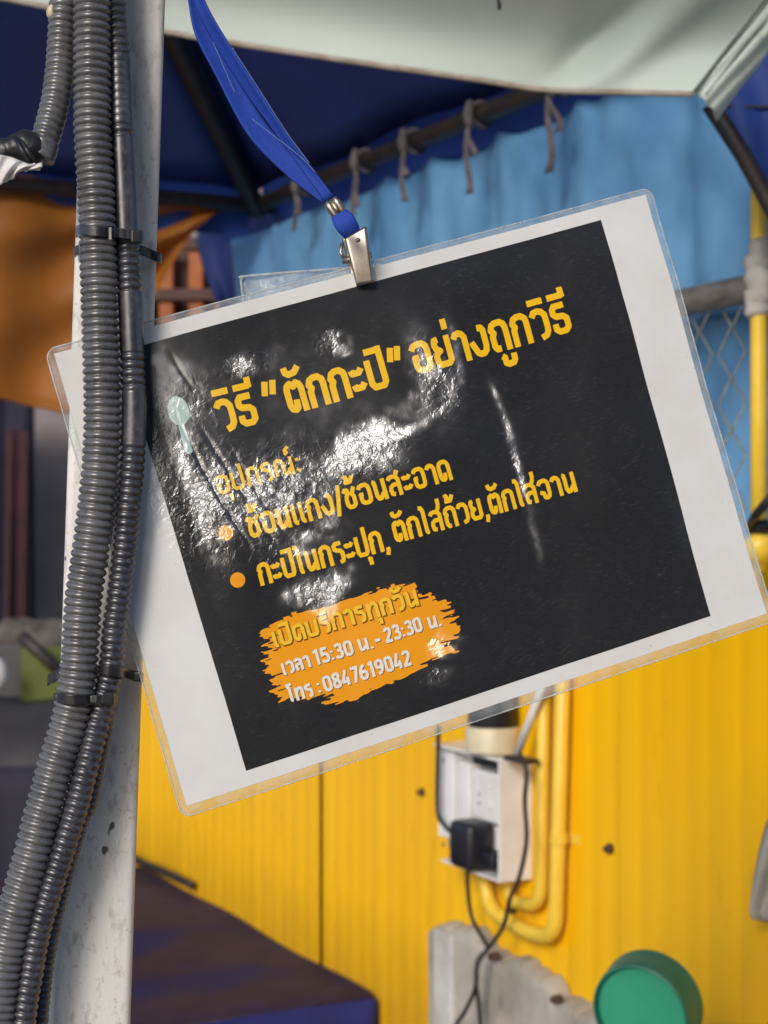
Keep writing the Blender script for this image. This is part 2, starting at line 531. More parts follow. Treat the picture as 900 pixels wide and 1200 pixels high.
# ------------------------------------------------------------------ dark backdrop added out of view behind the viewer, for the sign to reflect
sh = empty("added_backdrop", (2.2, -3.4, 0), "dark shuttered stall across the lane behind the viewer", "backdrop")
mb = MB(); mb.box((-.15, -4.4, 0), (6.2, 0, 0), (0, 1.2, 0), (0, 0, 4.0)); mb.build("body", pmat("backdrop_dark", (.035, .035, .037), .8, (.022, .022, .024), 3), sh, smooth=False)  # made tall so the glossy sign mirrors this added block, not the sky
rows = []
for x in np.linspace(-.3, 6.2, 40):
    rows.append([(x, -3.3, 2.95), (x, -3.1, 2.85 + .02 * math.sin(x * 5)), (x, -2.75, 2.62 + .02 * math.sin(x * 7)), (x, -2.74, 2.50 + .02 * math.sin(x * 9))])
mb = MB(); mb.grid(rows); mb.build("backdrop_ledge", pmat("backdrop_ledge_dark", (.05, .05, .055), .8), sh, thick=.01)
for x in (.0, 1.5, 3.0, 4.5):
    mb = MB(); mb.box((x, -3.19, .2), (1.4, 0, 0), (0, .03, 0), (0, 0, 2.1)); mb.build("backdrop_board", pmat("backdrop_board_dark", (.030, .032, .036), .7, (.045, .042, .040), 5), sh, smooth=False)

# ------------------------------------------------------------------ yellow corrugated wall
WALL_H = EYE - .054
yw = empty("sheet_metal_wall", W(0, 0, 0), "yellow corrugated metal wall behind the hanging sign", "wall")
seams = [-2.3, -1.45, -0.62]
tA = wall_tz(378, 950)[0]; tB = wall_tz(727, 900)[0]
pw = tB - tA
tEnd = wall_tz(118, 850)[0]
edges = [tEnd, tA - pw, tA, tB, tB + pw, tB + 1.6 * pw]


def rib(s):
    """raised-rib sheet profile, s in metres"""
    p = (s / .045) % 1.0
    a = .0014 * (.5 - .5 * math.cos(2 * math.pi * p)) ** .7
    q = (s / .18) % 1.0
    return a + (.0012 if q < .25 else 0)


for i in range(len(edges) - 1):
    a, b_ = edges[i], edges[i + 1]
    nst = int((b_ - a) / .0045)
    rows = []
    for k in range(nst + 1):
        t = a + (b_ - a) * k / nst
        o = rib(t - a) + (.004 if i % 2 else 0)
        if k == 0: o -= .006
        rows.append([W(t, o, .0), W(t, o, WALL_H * .5), W(t, o, WALL_H)])
    mb = MB(); mb.grid(rows)
    mb.build("wall_panel", M['yellow'], yw, thick=.0008)
for (px, py) in ((717, 994), (497, 928), (604, 1065)):
    t, z = wall_tz(px, py)
    mb = MB()
    c0 = W(t, .001, z)
    mb.tube([c0, c0 + n3 * .004, c0 + n3 * .006, c0 + n3 * .010], [.0065, .0065, .0042, .0035], 10)
    mb.build("screw", M['rust'], yw, auto=35)
mb = MB(); mb.box(W(edges[0], -.05, 0), r3 * (edges[-1] - edges[0]), n3 * .03, up3 * (WALL_H - .02))
mb.build("backing", M['dark_steel'], yw, smooth=False)

# ------------------------------------------------------------------ chain-link fence above the wall
RAIL_Z = wallpt(840, 345)[2]
tf0, tf1 = tA - .9, tB + 1.0
fence = empty("chain_link_fence", W(0, -.02, WALL_H), "chain link fence with a grey top rail above the yellow wall", "fence")
mb = MB(); mb.tube([W(t, 0, RAIL_Z + .003 * math.sin(t * 7)) for t in np.linspace(tf0, tf1, 24)], .016, 16)
mb.build("top_rail", M['grey_pipe'], fence)
mb = MB()
zt, zb = RAIL_Z - .010, WALL_H - .02
cell = .056
k = 0; x = tf0
wires = []
nrow = int((zt - zb) / (cell / 2)) + 1
while x < tf1:
    pts = []
    for j in range(nrow + 1):
        z = zt - j * cell / 2
        pts.append(W(x + (cell / 2 if j % 2 else 0) + .002, (.002 if j % 2 else -.002), z))
    mb.tube(pts, .0014, 5)
    pts = []
    for j in range(nrow + 1):
        z = zt - j * cell / 2
        pts.append(W(x + (cell / 2 if j % 2 == 0 else cell) - .002 - cell / 2 + (0 if j % 2 else cell / 2) - (cell / 2 if j % 2 else 0) , (-.002 if j % 2 else .002), z))
    x += cell
    k += 1
# second family of wires leaning the other way, hooked to the first at each bend
x = tf0
while x < tf1:
    pts = [W(x + (-cell / 2 if j % 2 else 0) - .002 + cell, (-.002 if j % 2 else .002), zt - j * cell / 2) for j in range(nrow + 1)]
    mb.tube(pts, .0014, 5)
    x += cell
mb.build("wire_mesh", M['wire'], fence)

# ------------------------------------------------------------------ tent: eave bars, hip rafter, navy roof panels
EAVE = 2.04
Cn = np.array([-.2256, 3.008])
HIP = np.array([-.30, -.954])


def eaveA(t, dz=0):           # along the wall from the corner, towards the eye
    q = Cn + RR * t
    return np.array([q[0], q[1], EAVE + dz])


def eaveB(t, dz=0):           # along the left side
    q = Cn + NN * t
    return np.array([q[0], q[1], EAVE + dz])


tent = empty("market_tent", (Cn[0], Cn[1], EAVE), "navy blue tent roof on dark bars above the blue tarp", "tent")
apex = np.array([Cn[0] + HIP[0] * 1.6, Cn[1] + HIP[1] * 1.6, EAVE + .61 * 1.6])


def roof_panel(e0, e1, sag):
    n = 26
    rows = []
    for i in range(n + 1):
        a = i / n
        row = []
        for j in range(n + 1):
            b = j / n
            base = e0 * (1 - b) + e1 * b
            p = base * (1 - a) + apex * a
            p = p + np.array([0, 0, .025 - sag * math.sin(math.pi * b) * math.sin(math.pi * min(a * 1.3, 1)) + .006 * math.sin(b * 31 + a * 5) * (1 - a)])
            row.append(p)
        rows.append(row)
    return rows


mb = MB(); mb.grid(roof_panel(eaveA(0), eaveA(2.26), .04)); mb.build("roof_panel", M['navy'], tent, thick=.001)
mb = MB(); mb.grid(roof_panel(eaveB(0), eaveB(2.26), .04)); mb.build("roof_panel", M['navy'], tent, thick=.001)
c3 = np.array([Cn[0], Cn[1], EAVE])
mb = MB(); mb.tube([c3 + np.array([.004, 0, -.01]), c3 * .5 + apex * .5 + np.array([.0, 0, -.02]), apex + np.array([0, 0, -.02])], .018, 10); mb.build("hip_rafter", M['dark_steel'], tent)
mb = MB(); mb.tube([eaveA(-.03), eaveA(1.1), eaveA(2.26)], .0135, 10); mb.build("eave_bar", M['dark_steel'], tent)
mb = MB(); mb.tube([eaveB(-.03), eaveB(1.1), eaveB(2.26)], .0135, 10); mb.build("eave_bar", M['dark_steel'], tent)
# navy edge strip hanging just under the wall-side bar
rows = []
for t in np.linspace(-.30, 2.2, 100):
    rows.append([eaveA(t, .14 if t > 0 else .02) - n3 * .02, eaveA(t, -.03) - n3 * .06, eaveA(t, -.13 - .012 * abs(math.sin(t * 16))) - n3 * .075])
mb = MB(); mb.grid(rows); mb.build("roof_edge", M['navy'], tent)
rows = []
for t in np.linspace(0, 2.2, 90):
    rows.append([eaveB(t, .14) - r3 * -.02, eaveB(t, -.02) + r3 * -.03, eaveB(t, -.05) + r3 * -.032])
mb = MB(); mb.grid(rows); mb.build("roof_edge", M['navy'], tent)

# ------------------------------------------------------------------ light blue tarp behind the fence, tied to the eave bar
tie_px = [(360, 205), (430, 182), (487, 158), (565, 126), (662, 100)]
tarp = empty("blue_tarp", W(0, -.04, EAVE), "light blue tarp tied with cloth strips to the dark bar above the fence", "tarp")
tie_t = []
for px, py in tie_px:
    q = on_plane(px, py, 0, NN, Cn)
    tie_t.append((q[:2] - Cn) @ RR)
tl0 = (on_plane(277, 300, -.034, NN, Cn)[:2] - Cn) @ RR
ts = np.linspace(tl0, 2.2, 240)
rows = []
nz_ = 44
for t in ts:
    d = min(abs(t - x) for x in tie_t + [1.03, 1.2, 1.4, 1.6, 1.8, 2.0])
    top = EAVE - .020 - .014 * min(d / .05, 1) ** .8
    pull = math.exp(-(d / .02) ** 2)
    col = []
    for j in range(nz_ + 1):
        b = j / nz_
        z = top * (1 - b) + (WALL_H - .12) * b
        o = -.034 + .011 * float(vnoise(t * 1000, z * 420, 150, 31)) + .0045 * float(vnoise(t * 1000 + z * 300, z * 1000, 48, 32)) \
            + .002 * float(vnoise(t * 1000 - z * 200, z * 800, 18, 33)) + .006 * pull * (1 - b)
        o += .006 * math.sin(t * 48 - b * 2.5) * (.3 + .7 * b) / (1 + math.exp(-(t - .98) * 30))
        q = Cn + RR * t + NN * o
        col.append((q[0], q[1], z))
    rows.append(col)
mb = MB(); mb.grid(rows); mb.build("tarp_sheet", M['blue'], tarp, thick=.0006)
for i, ((px, py), t) in enumerate(zip(tie_px, tie_t)):
    mb = MB()
    # loop round the bar
    c0 = eaveA(t)
    loop = [c0 + .017 * (math.cos(a) * n3 + math.sin(a) * up3) for a in np.linspace(0, 2 * math.pi, 15)]
    mb.tube(loop, .0032, 7)
    mb.tube([c0 + n3 * .019 + up3 * .016, c0 + n3 * .022 - up3 * .004, c0 + n3 * .018 - up3 * .022], [.005, .008, .005], 8)
    # two drooping tails
    for s, L in ((-.012 * random.uniform(.3, 1.5), .05 + .05 * random.random()), (.010 * random.uniform(.2, 1.6), .03 + .05 * random.random())):
        rows = []
        for k in range(9):
            b = k / 8
            w = .003 + .0065 * b
            p = c0 + n3 * (.020 - .004 * b) - up3 * (.018 + L * b) + r3 * (s * b + .006 * math.sin(b * 5 + i))
            rows.append([p - r3 * w * .9 + n3 * .003 * math.sin(b * 7), p + n3 * .004, p + r3 * w * .9])
        mb.grid(rows)
    mb.build("cloth_tie", M['tie'], tarp, thick=.0012)

# navy drape gathered beside the blue tarp at the tent's corner
lc = [(266, 238), (240, 254), (229, 282), (240, 320), (256, 360), (268, 440)]
rows = []
for k in range(25):
    b = k / 24
    i = min(int(b * 5), 4); f = b * 5 - i
    x0 = lc[i][0] * (1 - f) + lc[i + 1][0] * f; y0 = lc[i][1] * (1 - f) + lc[i + 1][1] * f
    row = []
    for j in range(13):
        c_ = j / 12
        x = x0 * (1 - c_) + 300 * c_
        y = y0 * (1 - c_ * .0) + (0 if k else -4 * c_)
        p = on_plane(x, y, -.055 + .012 * math.sin(c_ * 9 + b * 2.0) * (.3 + b), NN, Cn)
        row.append(p)
    rows.append(row)
mb = MB(); mb.grid(rows)
tag(mb.build("navy_drape", M['navy_cloth'], thick=.001), "dark navy cloth hanging between the orange tarp and the light blue tarp", "drape")

# ------------------------------------------------------------------ orange tarp hanging from the left eave
def lerp_tab(x, tab):
    xs, ys = zip(*tab)
    return float(np.interp(x, xs, ys))


top_tab = [(-120, 184), (0, 203), (90, 212), (180, 226), (250, 234), (270, 236)]
bot_tab = [(-120, 452), (0, 467), (40, 477), (80, 486), (120, 455), (165, 372), (190, 330), (207, 300), (228, 270), (250, 252), (270, 244)]
rows = []
for x in np.linspace(-120, 270, 110):
    t0, b0 = lerp_tab(x, top_tab), lerp_tab(x, bot_tab)
    col = []
    for j in range(45):
        c_ = j / 44
        y = t0 * (1 - c_) + b0 * c_
        ang = math.atan2(y - 236, 285 - x)
        rad = math.hypot(y - 236, 285 - x)
        o = -.02 + .020 * math.sin(ang * 17 + .6 * math.sin(rad * .02)) * min(rad / 120, 1) * math.exp(-max(rad - 170, 0) / 130) + .010 * math.sin(x * .05 + c_ * 3)
        if c_ > .955: o += .012
        p = on_plane(x, y, o, RR, Cn)
        col.append(p)
    rows.append(col)
mb = MB(); mb.grid(rows)
ot = mb.build("orange_tarp", M['orange'], thick=.001)
tag(ot, "orange tarp hanging from the tent edge behind the white post", "tarp")
kn = on_plane(270, 238, .02, NN, Cn)
mb = MB()
mb.tube([kn + up3 * .028 - r3 * .006, kn + up3 * .010, kn, kn - up3 * .012 + r3 * .008, kn - up3 * .032 + r3 * .014], [.005, .007, .012, .010, .004], 9)
tag(mb.build("knotted_rag", M['tie']), "small grey rag knotted at the tent corner beside the orange tarp", "rag")

# ------------------------------------------------------------------ white awning above
hem = [(-160, -30), (20, 0), (200, 37), (375, 65), (560, 92), (640, 104), (740, 107), (812, 109), (826, 124), (840, 141)]
hemY = [1.62, 1.62, 1.60, 1.58, 1.55, 1.54, 1.52, 1.50, 1.495, 1.49]
flap = [(856, 118), (876, 92), (902, 58), (960, -20)]
flapY = [1.485, 1.48, 1.47, 1.45]
hp = [at(x, y, Y) for (x, y), Y in zip(hem, hemY)]
hp_s, _ = smooth_path(hp[:8], .006)
hp2 = np.vstack([hp_s, [hp[7]]])
prof = [(0, 0), (-.0005, .008), (-.001, .02), (-.003, .034), (-.012, .048), (-.036, .066), (-.08, .088), (-.15, .116), (-.25, .155), (-.36, .20)]   # (towards the eye, up)
aw = empty("white_awning", hp[4], "pale white cloth awning with a stitched corner across the top", "awning")
rows = []
for i, p in enumerate(hp2):
    row = []
    for (dy, dz) in prof:
        w = .010 * math.sin(i * .10 + dz * 14) * min(dz / .1, 1) + .022 * math.exp(-((p[0] - .150 - dz * .5) / .018) ** 2) * math.sin(min(dz * 26, 3.14)) - .014 * math.exp(-((p[0] - .185 - dz * .6) / .016) ** 2) * math.sin(min(dz * 26, 3.14))
        tp = min(1, max(0, (p[0] - .02) / .245)) ** 1.6
        row.append(p + np.array([.80 * dz * tp, dy + w, dz + .3 * w]))
    rows.append(row)
mb = MB(); mb.grid(rows); mb.build("awning_sheet", M['awning'], aw, thick=.0008, sub=1)
# hem cord
mb = MB(); mb.tube([p + np.array([0, 0, -.001]) for p in hp2[::3]], .0028, 8); mb.build("hem", pmat("awning_hem", (.40, .36, .30), .7, (.28, .22, .17), 40), aw)
# the folded corner flap that climbs to the right
fl = [hp[9]] + [at(x, y, Y) for (x, y), Y in zip(flap, flapY)]
inner = [at(x, y, Y - .03) for (x, y), Y in zip([(812, 109), (830, 86), (850, 60), (880, 22), (940, -60)], [1.5, 1.5, 1.495, 1.485, 1.46])]
rows = []
fl_s, _ = smooth_path(fl, .004)
in_s, _ = smooth_path(inner, .004)
m_ = 40
for i in range(m_ + 1):
    a = fl_s[int(i / m_ * (len(fl_s) - 1))]; b = in_s[int(i / m_ * (len(in_s) - 1))]
    rows.append([a * (1 - c_) + b * c_ + np.array([0, -.012 * math.sin(math.pi * c_) + .003 * math.sin(c_ * 17 + i * .2), 0]) for c_ in np.linspace(0, 1, 12)])
mb = MB(); mb.grid(rows); mb.build("corner_flap", M['awning'], aw, thick=.0008)
for off in (0, .010):
    mb = MB(); mb.tube([p + np.array([off, -.006, -off * .4]) for p in in_s[::3]], .0016, 6); mb.build("seam", pmat("awning_seam", (.12, .14, .12), .8), aw)
# small dark drip line on the awning
mb = MB(); mb.tube([at(583, -4, 1.44), at(585, 4, 1.442), at(585, 11, 1.445)], .0016, 6); mb.build("loose_thread", M['dark_steel'], aw)

# dark strut and second navy roof at the right edge
st = empty("tent_strut", at(840, 138, 1.62), "dark slanting strut under a navy roof at the right edge", "strut")
mb = MB(); mb.tube([at(832, 122, 1.62), at(870, 180, 1.62), at(905, 244, 1.62), at(960, 350, 1.62)], .0085, 10); mb.build("bar", M['dark_steel'], st)
rows = []
for i in range(14):
    a = i / 13
    p0 = at(834, 128, 1.66) * (1 - a) + at(960, 340, 1.66) * a
    p1 = at(800, 60, 1.66) * (1 - a) + at(1090, -120, 1.60) * a
    rows.append([p0 * (1 - c_) + p1 * c_ + np.array([0, .006 * math.sin(c_ * 6 + i), 0]) for c_ in np.linspace(0, 1, 10)])
mb = MB(); mb.grid(rows); mb.build("roof_cloth", M['navy'], st, thick=.001)
mb = MB(); mb.tube([at(852, 124, 1.652), at(900, 125, 1.65), at(960, 126, 1.645)], .0012, 6); mb.build("roof_seam", M['dark_steel'], st)

# ------------------------------------------------------------------ yellow riser pipe at the right edge
rp = wallpt(889, 400, .05)
tx, _ = wall_tz(889, 400, .05)
riser = empty("riser_pipe", W(tx, .05, 0), "yellow upright pipe wrapped in white tape at the right edge", "pipe")
mb = MB(); mb.tube([W(tx, .05, z) for z in (1.44, 1.6, 1.8, 1.885)], .0085, 16); mb.build("pipe", M['yellow_pipe'], riser)
za, zb_ = wallpt(889, 282, .05)[2], wallpt(889, 372, .05)[2]
mb = MB()
zz = np.linspace(za, zb_, 14)
rr_ = [.0095 + .0045 * min(1, k / 3, (13 - k) / 2 + .2) + .002 * math.sin(k * 2.2) for k in range(14)]
mb.tube([W(tx + .002 * math.sin(k), .05, z) for k, z in enumerate(zz)], rr_, 14); mb.build("tape_wrap", M['tape_white'], riser)
zc = wallpt(889, 617, .05)[2]
mb = MB(); mb.tube([W(tx, .05, zc + .007), W(tx, .05, zc), W(tx, .05, zc - .007)], [.0112, .0125, .0112], 14)
mb.tube([W(tx, .062, zc), W(tx + .02, .07, zc + .012), W(tx + .05, .075, zc + .03)], .005, 8); mb.build("clamp", M['black'], riser)
zv = wallpt(889, 640, .05)[2]
mb = MB(); mb.tube([W(tx - .001, .05, zc - .009), W(tx, .05, zv + .006), W(tx, .05, zv - .004), W(tx, .05, zv - .018)], [.010, .0145, .0155, .009], 14); mb.build("valve_body", M['yellow_pipe'], riser)

# grey cloth at the right edge
rows = []
for k in range(15):
    b = k / 14
    y = 960 + 118 * b
    x0 = 902 - 24 * min(1, b * 1.15) ** .8
    if b > .93: x0 += 3
    rows.append([wallpt(x0 + 46 * c_, y - 14 * c_ * 0 + (6 * c_ if k == 14 else 0), .03 + .01 * math.sin(c_ * 7 + b * 2)) for c_ in np.linspace(0, 1, 10)])
mb = MB(); mb.grid(rows)
tag(mb.build("hanging_cloth", M['greycloth'], thick=.002), "grey cloth hanging on the yellow wall at the right edge", "cloth")

# ------------------------------------------------------------------ yellow conduit pipes beside the socket box
def wp(px, py, off): return wallpt(px, py, off)


def pipe_path(pts, off):
    P = [wp(x, y, off) for x, y in pts]
    S, _ = smooth_path(P, .004)
    return S


def bend(pts, off, rad=.028):
    """polyline on the wall with rounded corners"""
    P = [wp(x, y, off) for x, y in pts]
    out = [P[0]]
    for i in range(1, len(P) - 1):
        a = P[i - 1] - P[i]; b = P[i + 1] - P[i]
        la, lb = np.linalg.norm(a), np.linalg.norm(b)
        r_ = min(rad, la * .48, lb * .48)
        A = P[i] + a / la * r_; B = P[i] + b / lb * r_
        for t in np.linspace(0, 1, 10):
            out.append((1 - t) ** 2 * A + 2 * t * (1 - t) * P[i] + t * t * B)
    out.append(P[-1])
    return out


pipeA = empty("conduit_pipe", wp(637, 1060, .02), "thin yellow pipe nearest the socket box, bending in below it", "pipe", "yellow pipes on the wall")
mb = MB(); mb.tube(bend([(641, 540), (634, 1062), (597, 1056), (596, 1020)], .016), .0085, 16); mb.build("pipe", M['yellow_pipe'], pipeA)
pipeB = empty("conduit_pipe", wp(655, 1090, .02), "outer yellow pipe with a saddle clip and the wider lower bend", "pipe", "yellow pipes on the wall")
mb = MB(); mb.tube(bend([(667, 540), (651, 1098), (620, 1094), (574, 1066), (566, 1020)], .018), .0098, 16); mb.build("pipe", M['yellow_pipe'], pipeB)
t, z = wall_tz(655, 982, .018)
mb = MB(); mb.tube([W(t, .018, z + .006), W(t, .018, z - .006)], [.0118, .0118], 16); mb.box(W(t, .001, z - .006), r3 * .026, n3 * .003, up3 * .012)
mb.build("saddle_clip", M['yellow_pipe'], pipeB, auto=40)

# ------------------------------------------------------------------ socket box
tR, zBot = wall_tz(585, 1035, .052)
tL, _ = wall_tz(506, 960, .052)
_, zTop = wall_tz(585, 890, .052)
bxw = tR - tL
box = empty("socket_box", W(tL, 0, zBot), "white plastic socket box mounted on the yellow wall", "socket box")
mb = MB()
T = .0035
mb.box(W(tL, .002, zBot), r3 * bxw, n3 * .004, up3 * (zTop - zBot))                       # back plate
mb.box(W(tR - T, .006, zBot), r3 * T, n3 * .046, up3 * (zTop - zBot))                     # right side
mb.box(W(tL, .006, zBot + .03), r3 * T, n3 * .036, up3 * (zTop - zBot - .03))              # left side
mb.box(W(tL + T, .006, zTop - T), r3 * (bxw - 2 * T), n3 * .046, up3 * T)                  # top
mb.box(W(tL + T + .02, .006, zBot), r3 * (bxw - 2 * T - .02), n3 * .046, up3 * T)          # bottom
mb.build("housing", M['plastic_white'], box, smooth=False, bevel=.0012)
mb = MB()
mb.box(W(tL + T + .0005, .0065, zBot + .03), r3 * .034, n3 * .034, up3 * (zTop - zBot - .036))
mb.build("side_cover", M['plastic_white'], box, smooth=False, bevel=.002)
mb = MB()
mb.box(W(tL + .052, .0065, zBot + .010), r3 * .022, n3 * .030, up3 * (zTop - zBot - .030))
mb.build("frame_strip", M['plastic_white'], box, smooth=False, bevel=.002)
mb = MB()
mb.box(W(tL + .078, .0065, zBot + .066), r3 * (bxw - .086), n3 * .026, up3 * .066)
mb.build("socket_plate", M['plastic_white'], box, smooth=False, bevel=.004)
mb = MB()
mb.box(W(tL + .078, .0065, zBot + .006), r3 * (bxw - .086), n3 * .020, up3 * .055)
mb.build("socket_plate", M['plastic_white'], box, smooth=False, bevel=.004)
mb = MB()
mb.box(W(tL + .12, .033, zBot + .085), r3 * .006, n3 * .003, up3 * .03)
mb.build("switch", M['plastic_white'], box, smooth=False, bevel=.001)
mb = MB(); mb.box(W(tL + .085, .0330, zTop - .018), r3 * .075, n3 * .004, up3 * .012); mb.build("slot", M['black'], box, smooth=False, bevel=.001)
for dx in (0, .026):
    mb = MB()
    for dz_ in (0, .012):
        mb.tube([W(tL + .094 + dx, .0325, zBot + .088 + dz_), W(tL + .094 + dx, .0330, zBot + .088 + dz_)], .0022, 10)
    mb.build("socket_hole", M['black'], box, auto=30)
for (dx, dz_) in ((.012, .02), (.012, .135)):
    mb = MB(); mb.tube([W(tL + dx, .0402, zBot + dz_), W(tL + dx, .0420, zBot + dz_)], .003, 10); mb.build("screw", M['grey_pipe'], box, auto=30)
mb = MB(); mb.box(W(tL - .003, .0055, zBot + .012), r3 * .03, n3 * .02, up3 * .022); mb.build("clip_foot", M['plastic_grey'], box, smooth=False, bevel=.003)

# black adapter plugged in, and its cables
pc, pz = wall_tz(551, 990, .052)
plug = empty("plug_adapter", W(pc, .03, pz), "black plug adapter pushed into the white socket box", "plug")
mb = MB(); mb.box(W(pc - .030, .0275, pz - .031), r3 * .056, n3 * .042, up3 * .062)
mb.build("body", M['black'], plug, smooth=True, bevel=.009)
mb = MB(); mb.box(W(pc + .028, .0275, pz - .022), r3 * .030, n3 * .026, up3 * .020)
mb.build("prong_block", M['black'], plug, smooth=True, bevel=.004)
mb = MB(); mb.tube(smooth_path([wp(514, 850, .056), wp(513, 900, .054), wp(513, 950, .054), wp(520, 966, .056), wp(533, 978, .062), wp(545, 980, .066)], .004)[0], .0032, 8)
mb.build("cable", M['black_rubber'], plug)
mb = MB(); mb.tube(smooth_path([wp(548, 1018, .060), wp(548, 1040, .05), wp(553, 1075, .04), wp(566, 1100, .045), wp(571, 1112, .05), wp(560, 1125, .06), wp(558, 1150, .06), wp(563, 1200, .05), wp(566, 1290, .045)], .004)[0], .0028, 8)
mb.build("cable", M['black_rubber'], plug)
mb = MB(); mb.tube(smooth_path([wp(610, 885, .058), wp(617, 905, .058), wp(615, 940, .057), wp(617, 985, .057), wp(608, 1030, .058), wp(598, 1052, .05), wp(590, 1085, .046), wp(572, 1112, .052), wp(560, 1130, .064), wp(557, 1158, .066), wp(545, 1185, .07), wp(530, 1215, .075), wp(520, 1300, .08)], .004)[0], .0030, 8)
tag(mb.build("thin_cable", M['black_rubber']), "thin dark cable running down over the right side of the socket box", "cable")

# round lamp base standing on the box
jc, jz = wall_tz(578, 884, .030)
jar = empty("round_lamp_base", W(jc, .030, zTop), "cream round base with a black body standing on the socket box", "lamp base")
mb = MB(); mb.tube([W(jc, .030, zTop + .0005), W(jc, .030, zTop + .004), W(jc, .030, zTop + .030), W(jc, .030, zTop + .036)], [.030, .036, .037, .034], 28)
mb.build("collar", M['cream'], jar, auto=40)
mb = MB(); mb.tube([W(jc, .030, zTop + .0365), W(jc, .030, zTop + .042), W(jc, .030, zTop + .075), W(jc, .030, zTop + .12), W(jc, .03, zTop + .125)], [.032, .034, .032, .028, .02], 28)
mb.build("body", M['black'], jar, auto=40)
mb = MB(); p0 = wp(606, 884, .035); p0[2] = max(p0[2], zTop + .004); p1 = wp(628, 826, .032); p2 = p0 + (p1 - p0) * 3.0
mb.tube([p0, p1, p2], .0055, 10)
tag(mb.build("plastic_rod", M['plastic_white']), "thin white rod leaning beside the cream lamp base", "rod")
mb = MB(); q0 = W(wall_tz(592, 884, .05)[0], .030, zTop + .001)
mb.box(q0, r3 * .050, n3 * .024, up3 * .006)
tag(mb.build("black_bracket", M['black'], smooth=False, bevel=.002), "small flat black bracket lying on top of the socket box", "bracket")

# ------------------------------------------------------------------ broken concrete plinth under the box
pl_px = [(505, 1084), (520, 1086), (545, 1090), (560, 1104), (575, 1124), (590, 1126), (606, 1128), (630, 1146), (648, 1166), (662, 1178), (690, 1192), (740, 1240), (900, 1330)]
plinth = empty("concrete_plinth", W(wall_tz(505, 1084, .03)[0], 0, 0), "rough broken concrete plinth at the foot of the yellow wall", "plinth")
rows = []
top = []
xs = np.linspace(505, 900, 90)
for x in xs:
    y = lerp_tab(x, pl_px) + 2.0 * math.sin(x * .9) + random.uniform(-1.5, 1.5)
    o = .030 + .004 * math.sin(x * .21) + random.uniform(-.002, .002)
    pT = wallpt(x, y, o)
    tt = (pT[:2] - P0) @ RR
    col = [W(tt, .004, pT[2] + .003), W(tt, .012, pT[2] + .002), W(tt, .024, pT[2] - .001)]
    for q_, zz_ in enumerate(np.r_[np.linspace(pT[2] - .008, pT[2] - .25, 22), .4, 0]):
        col.append(W(tt, .030 + .0012 * math.sin(x * .03 + q_ * .25) + .0006 * math.sin(x * .13 - q_ * .8 + 1) + random.uniform(-.0008, .0008), zz_))
    rows.append(col)
mb = MB(); mb.grid(rows)
mb.add([rows[0][k] for k in range(27)] + [np.array([rows[0][0][0], rows[0][0][1], 0])], [tuple(range(28))])
mb.build("concrete", M['concrete'], plinth, auto=50)
for (xa, xb, yt, hh) in ((510, 531, 1087, .0325),):
    ta, zt_ = wall_tz(xa, yt, hh); tb, _ = wall_tz(xb, yt, hh)
    mb = MB(); mb.box(W(ta, .026, 0), r3 * (tb - ta), n3 * (hh - .022), up3 * zt_)
    mb.build("plaster_strip", M['plaster'], plinth, smooth=False, bevel=.004)
for (px, py) in ((578, 1121), (651, 1171)):
    t, z = wall_tz(px, py, .036)
    mb = MB(); mb.tube([W(t, .028, z), W(t, .040, z), W(t, .043, z)], [.0055, .0055, .003], 8); mb.build("bolt", M['rust'], plinth, auto=40)

# ------------------------------------------------------------------ green round tub
gc = at(750, 1188, 1.64)
ax = np.array([.50, .85, .13]); ax /= np.linalg.norm(ax)
gt = empty("plastic_tub", gc, "round green plastic tub on its side with a raised rim", "tub")
GR = .0490
mb = MB()
# base disc recessed inside the rim
mb.tube([gc + ax * .0045, gc + ax * .006], [GR * .905, GR * .905], 48); mb.build("base_disc", M['green'], gt, auto=40)
pr = [(.0, .925), (-.0018, .95), (-.001, .985), (.003, 1.0), (.010, 1.02), (.016, 1.03), (.026, 1.04), (.029, 1.06), (.033, 1.06), (.034, 1.02)]
mb = MB(); mb.lathe(gc, ax, [(a, GR * b) for a, b in [(.0062, .908)] + pr] + [(.034, .0)], 64)
mb.build("rim", M['green_dark'], gt, auto=50)
# the ledge that carries it, below the frame
mb = MB(); q = gc - up3 * (GR * 1.12 + .010)
qq = (q[:2] - P0) @ NN
tt = (q[:2] - P0) @ RR
mb.box(W(tt - .10, .045, q[2] - .03), r3 * .3, n3 * (qq + .06), up3 * .03)
ledge = mb.build("stall_shelf", M['plaster'], smooth=False, bevel=.003)
tag(ledge, "pale shelf board that the green tub rests on", "shelf")

# ------------------------------------------------------------------ covered table along the wall
tc = wallpt(441, 1166, .012); TZ = tc[2]; tc_t = (tc[:2] - P0) @ RR
table = empty("covered_table", W(tc_t, .012, 0), "table under a grimy blue cover pushed against the yellow wall", "table")
Lw, Dw = 1.6, 1.05     # along n (out from the wall) and back along the wall


def TP(a, b, z): return W(tc_t - b, .012 + a, z)


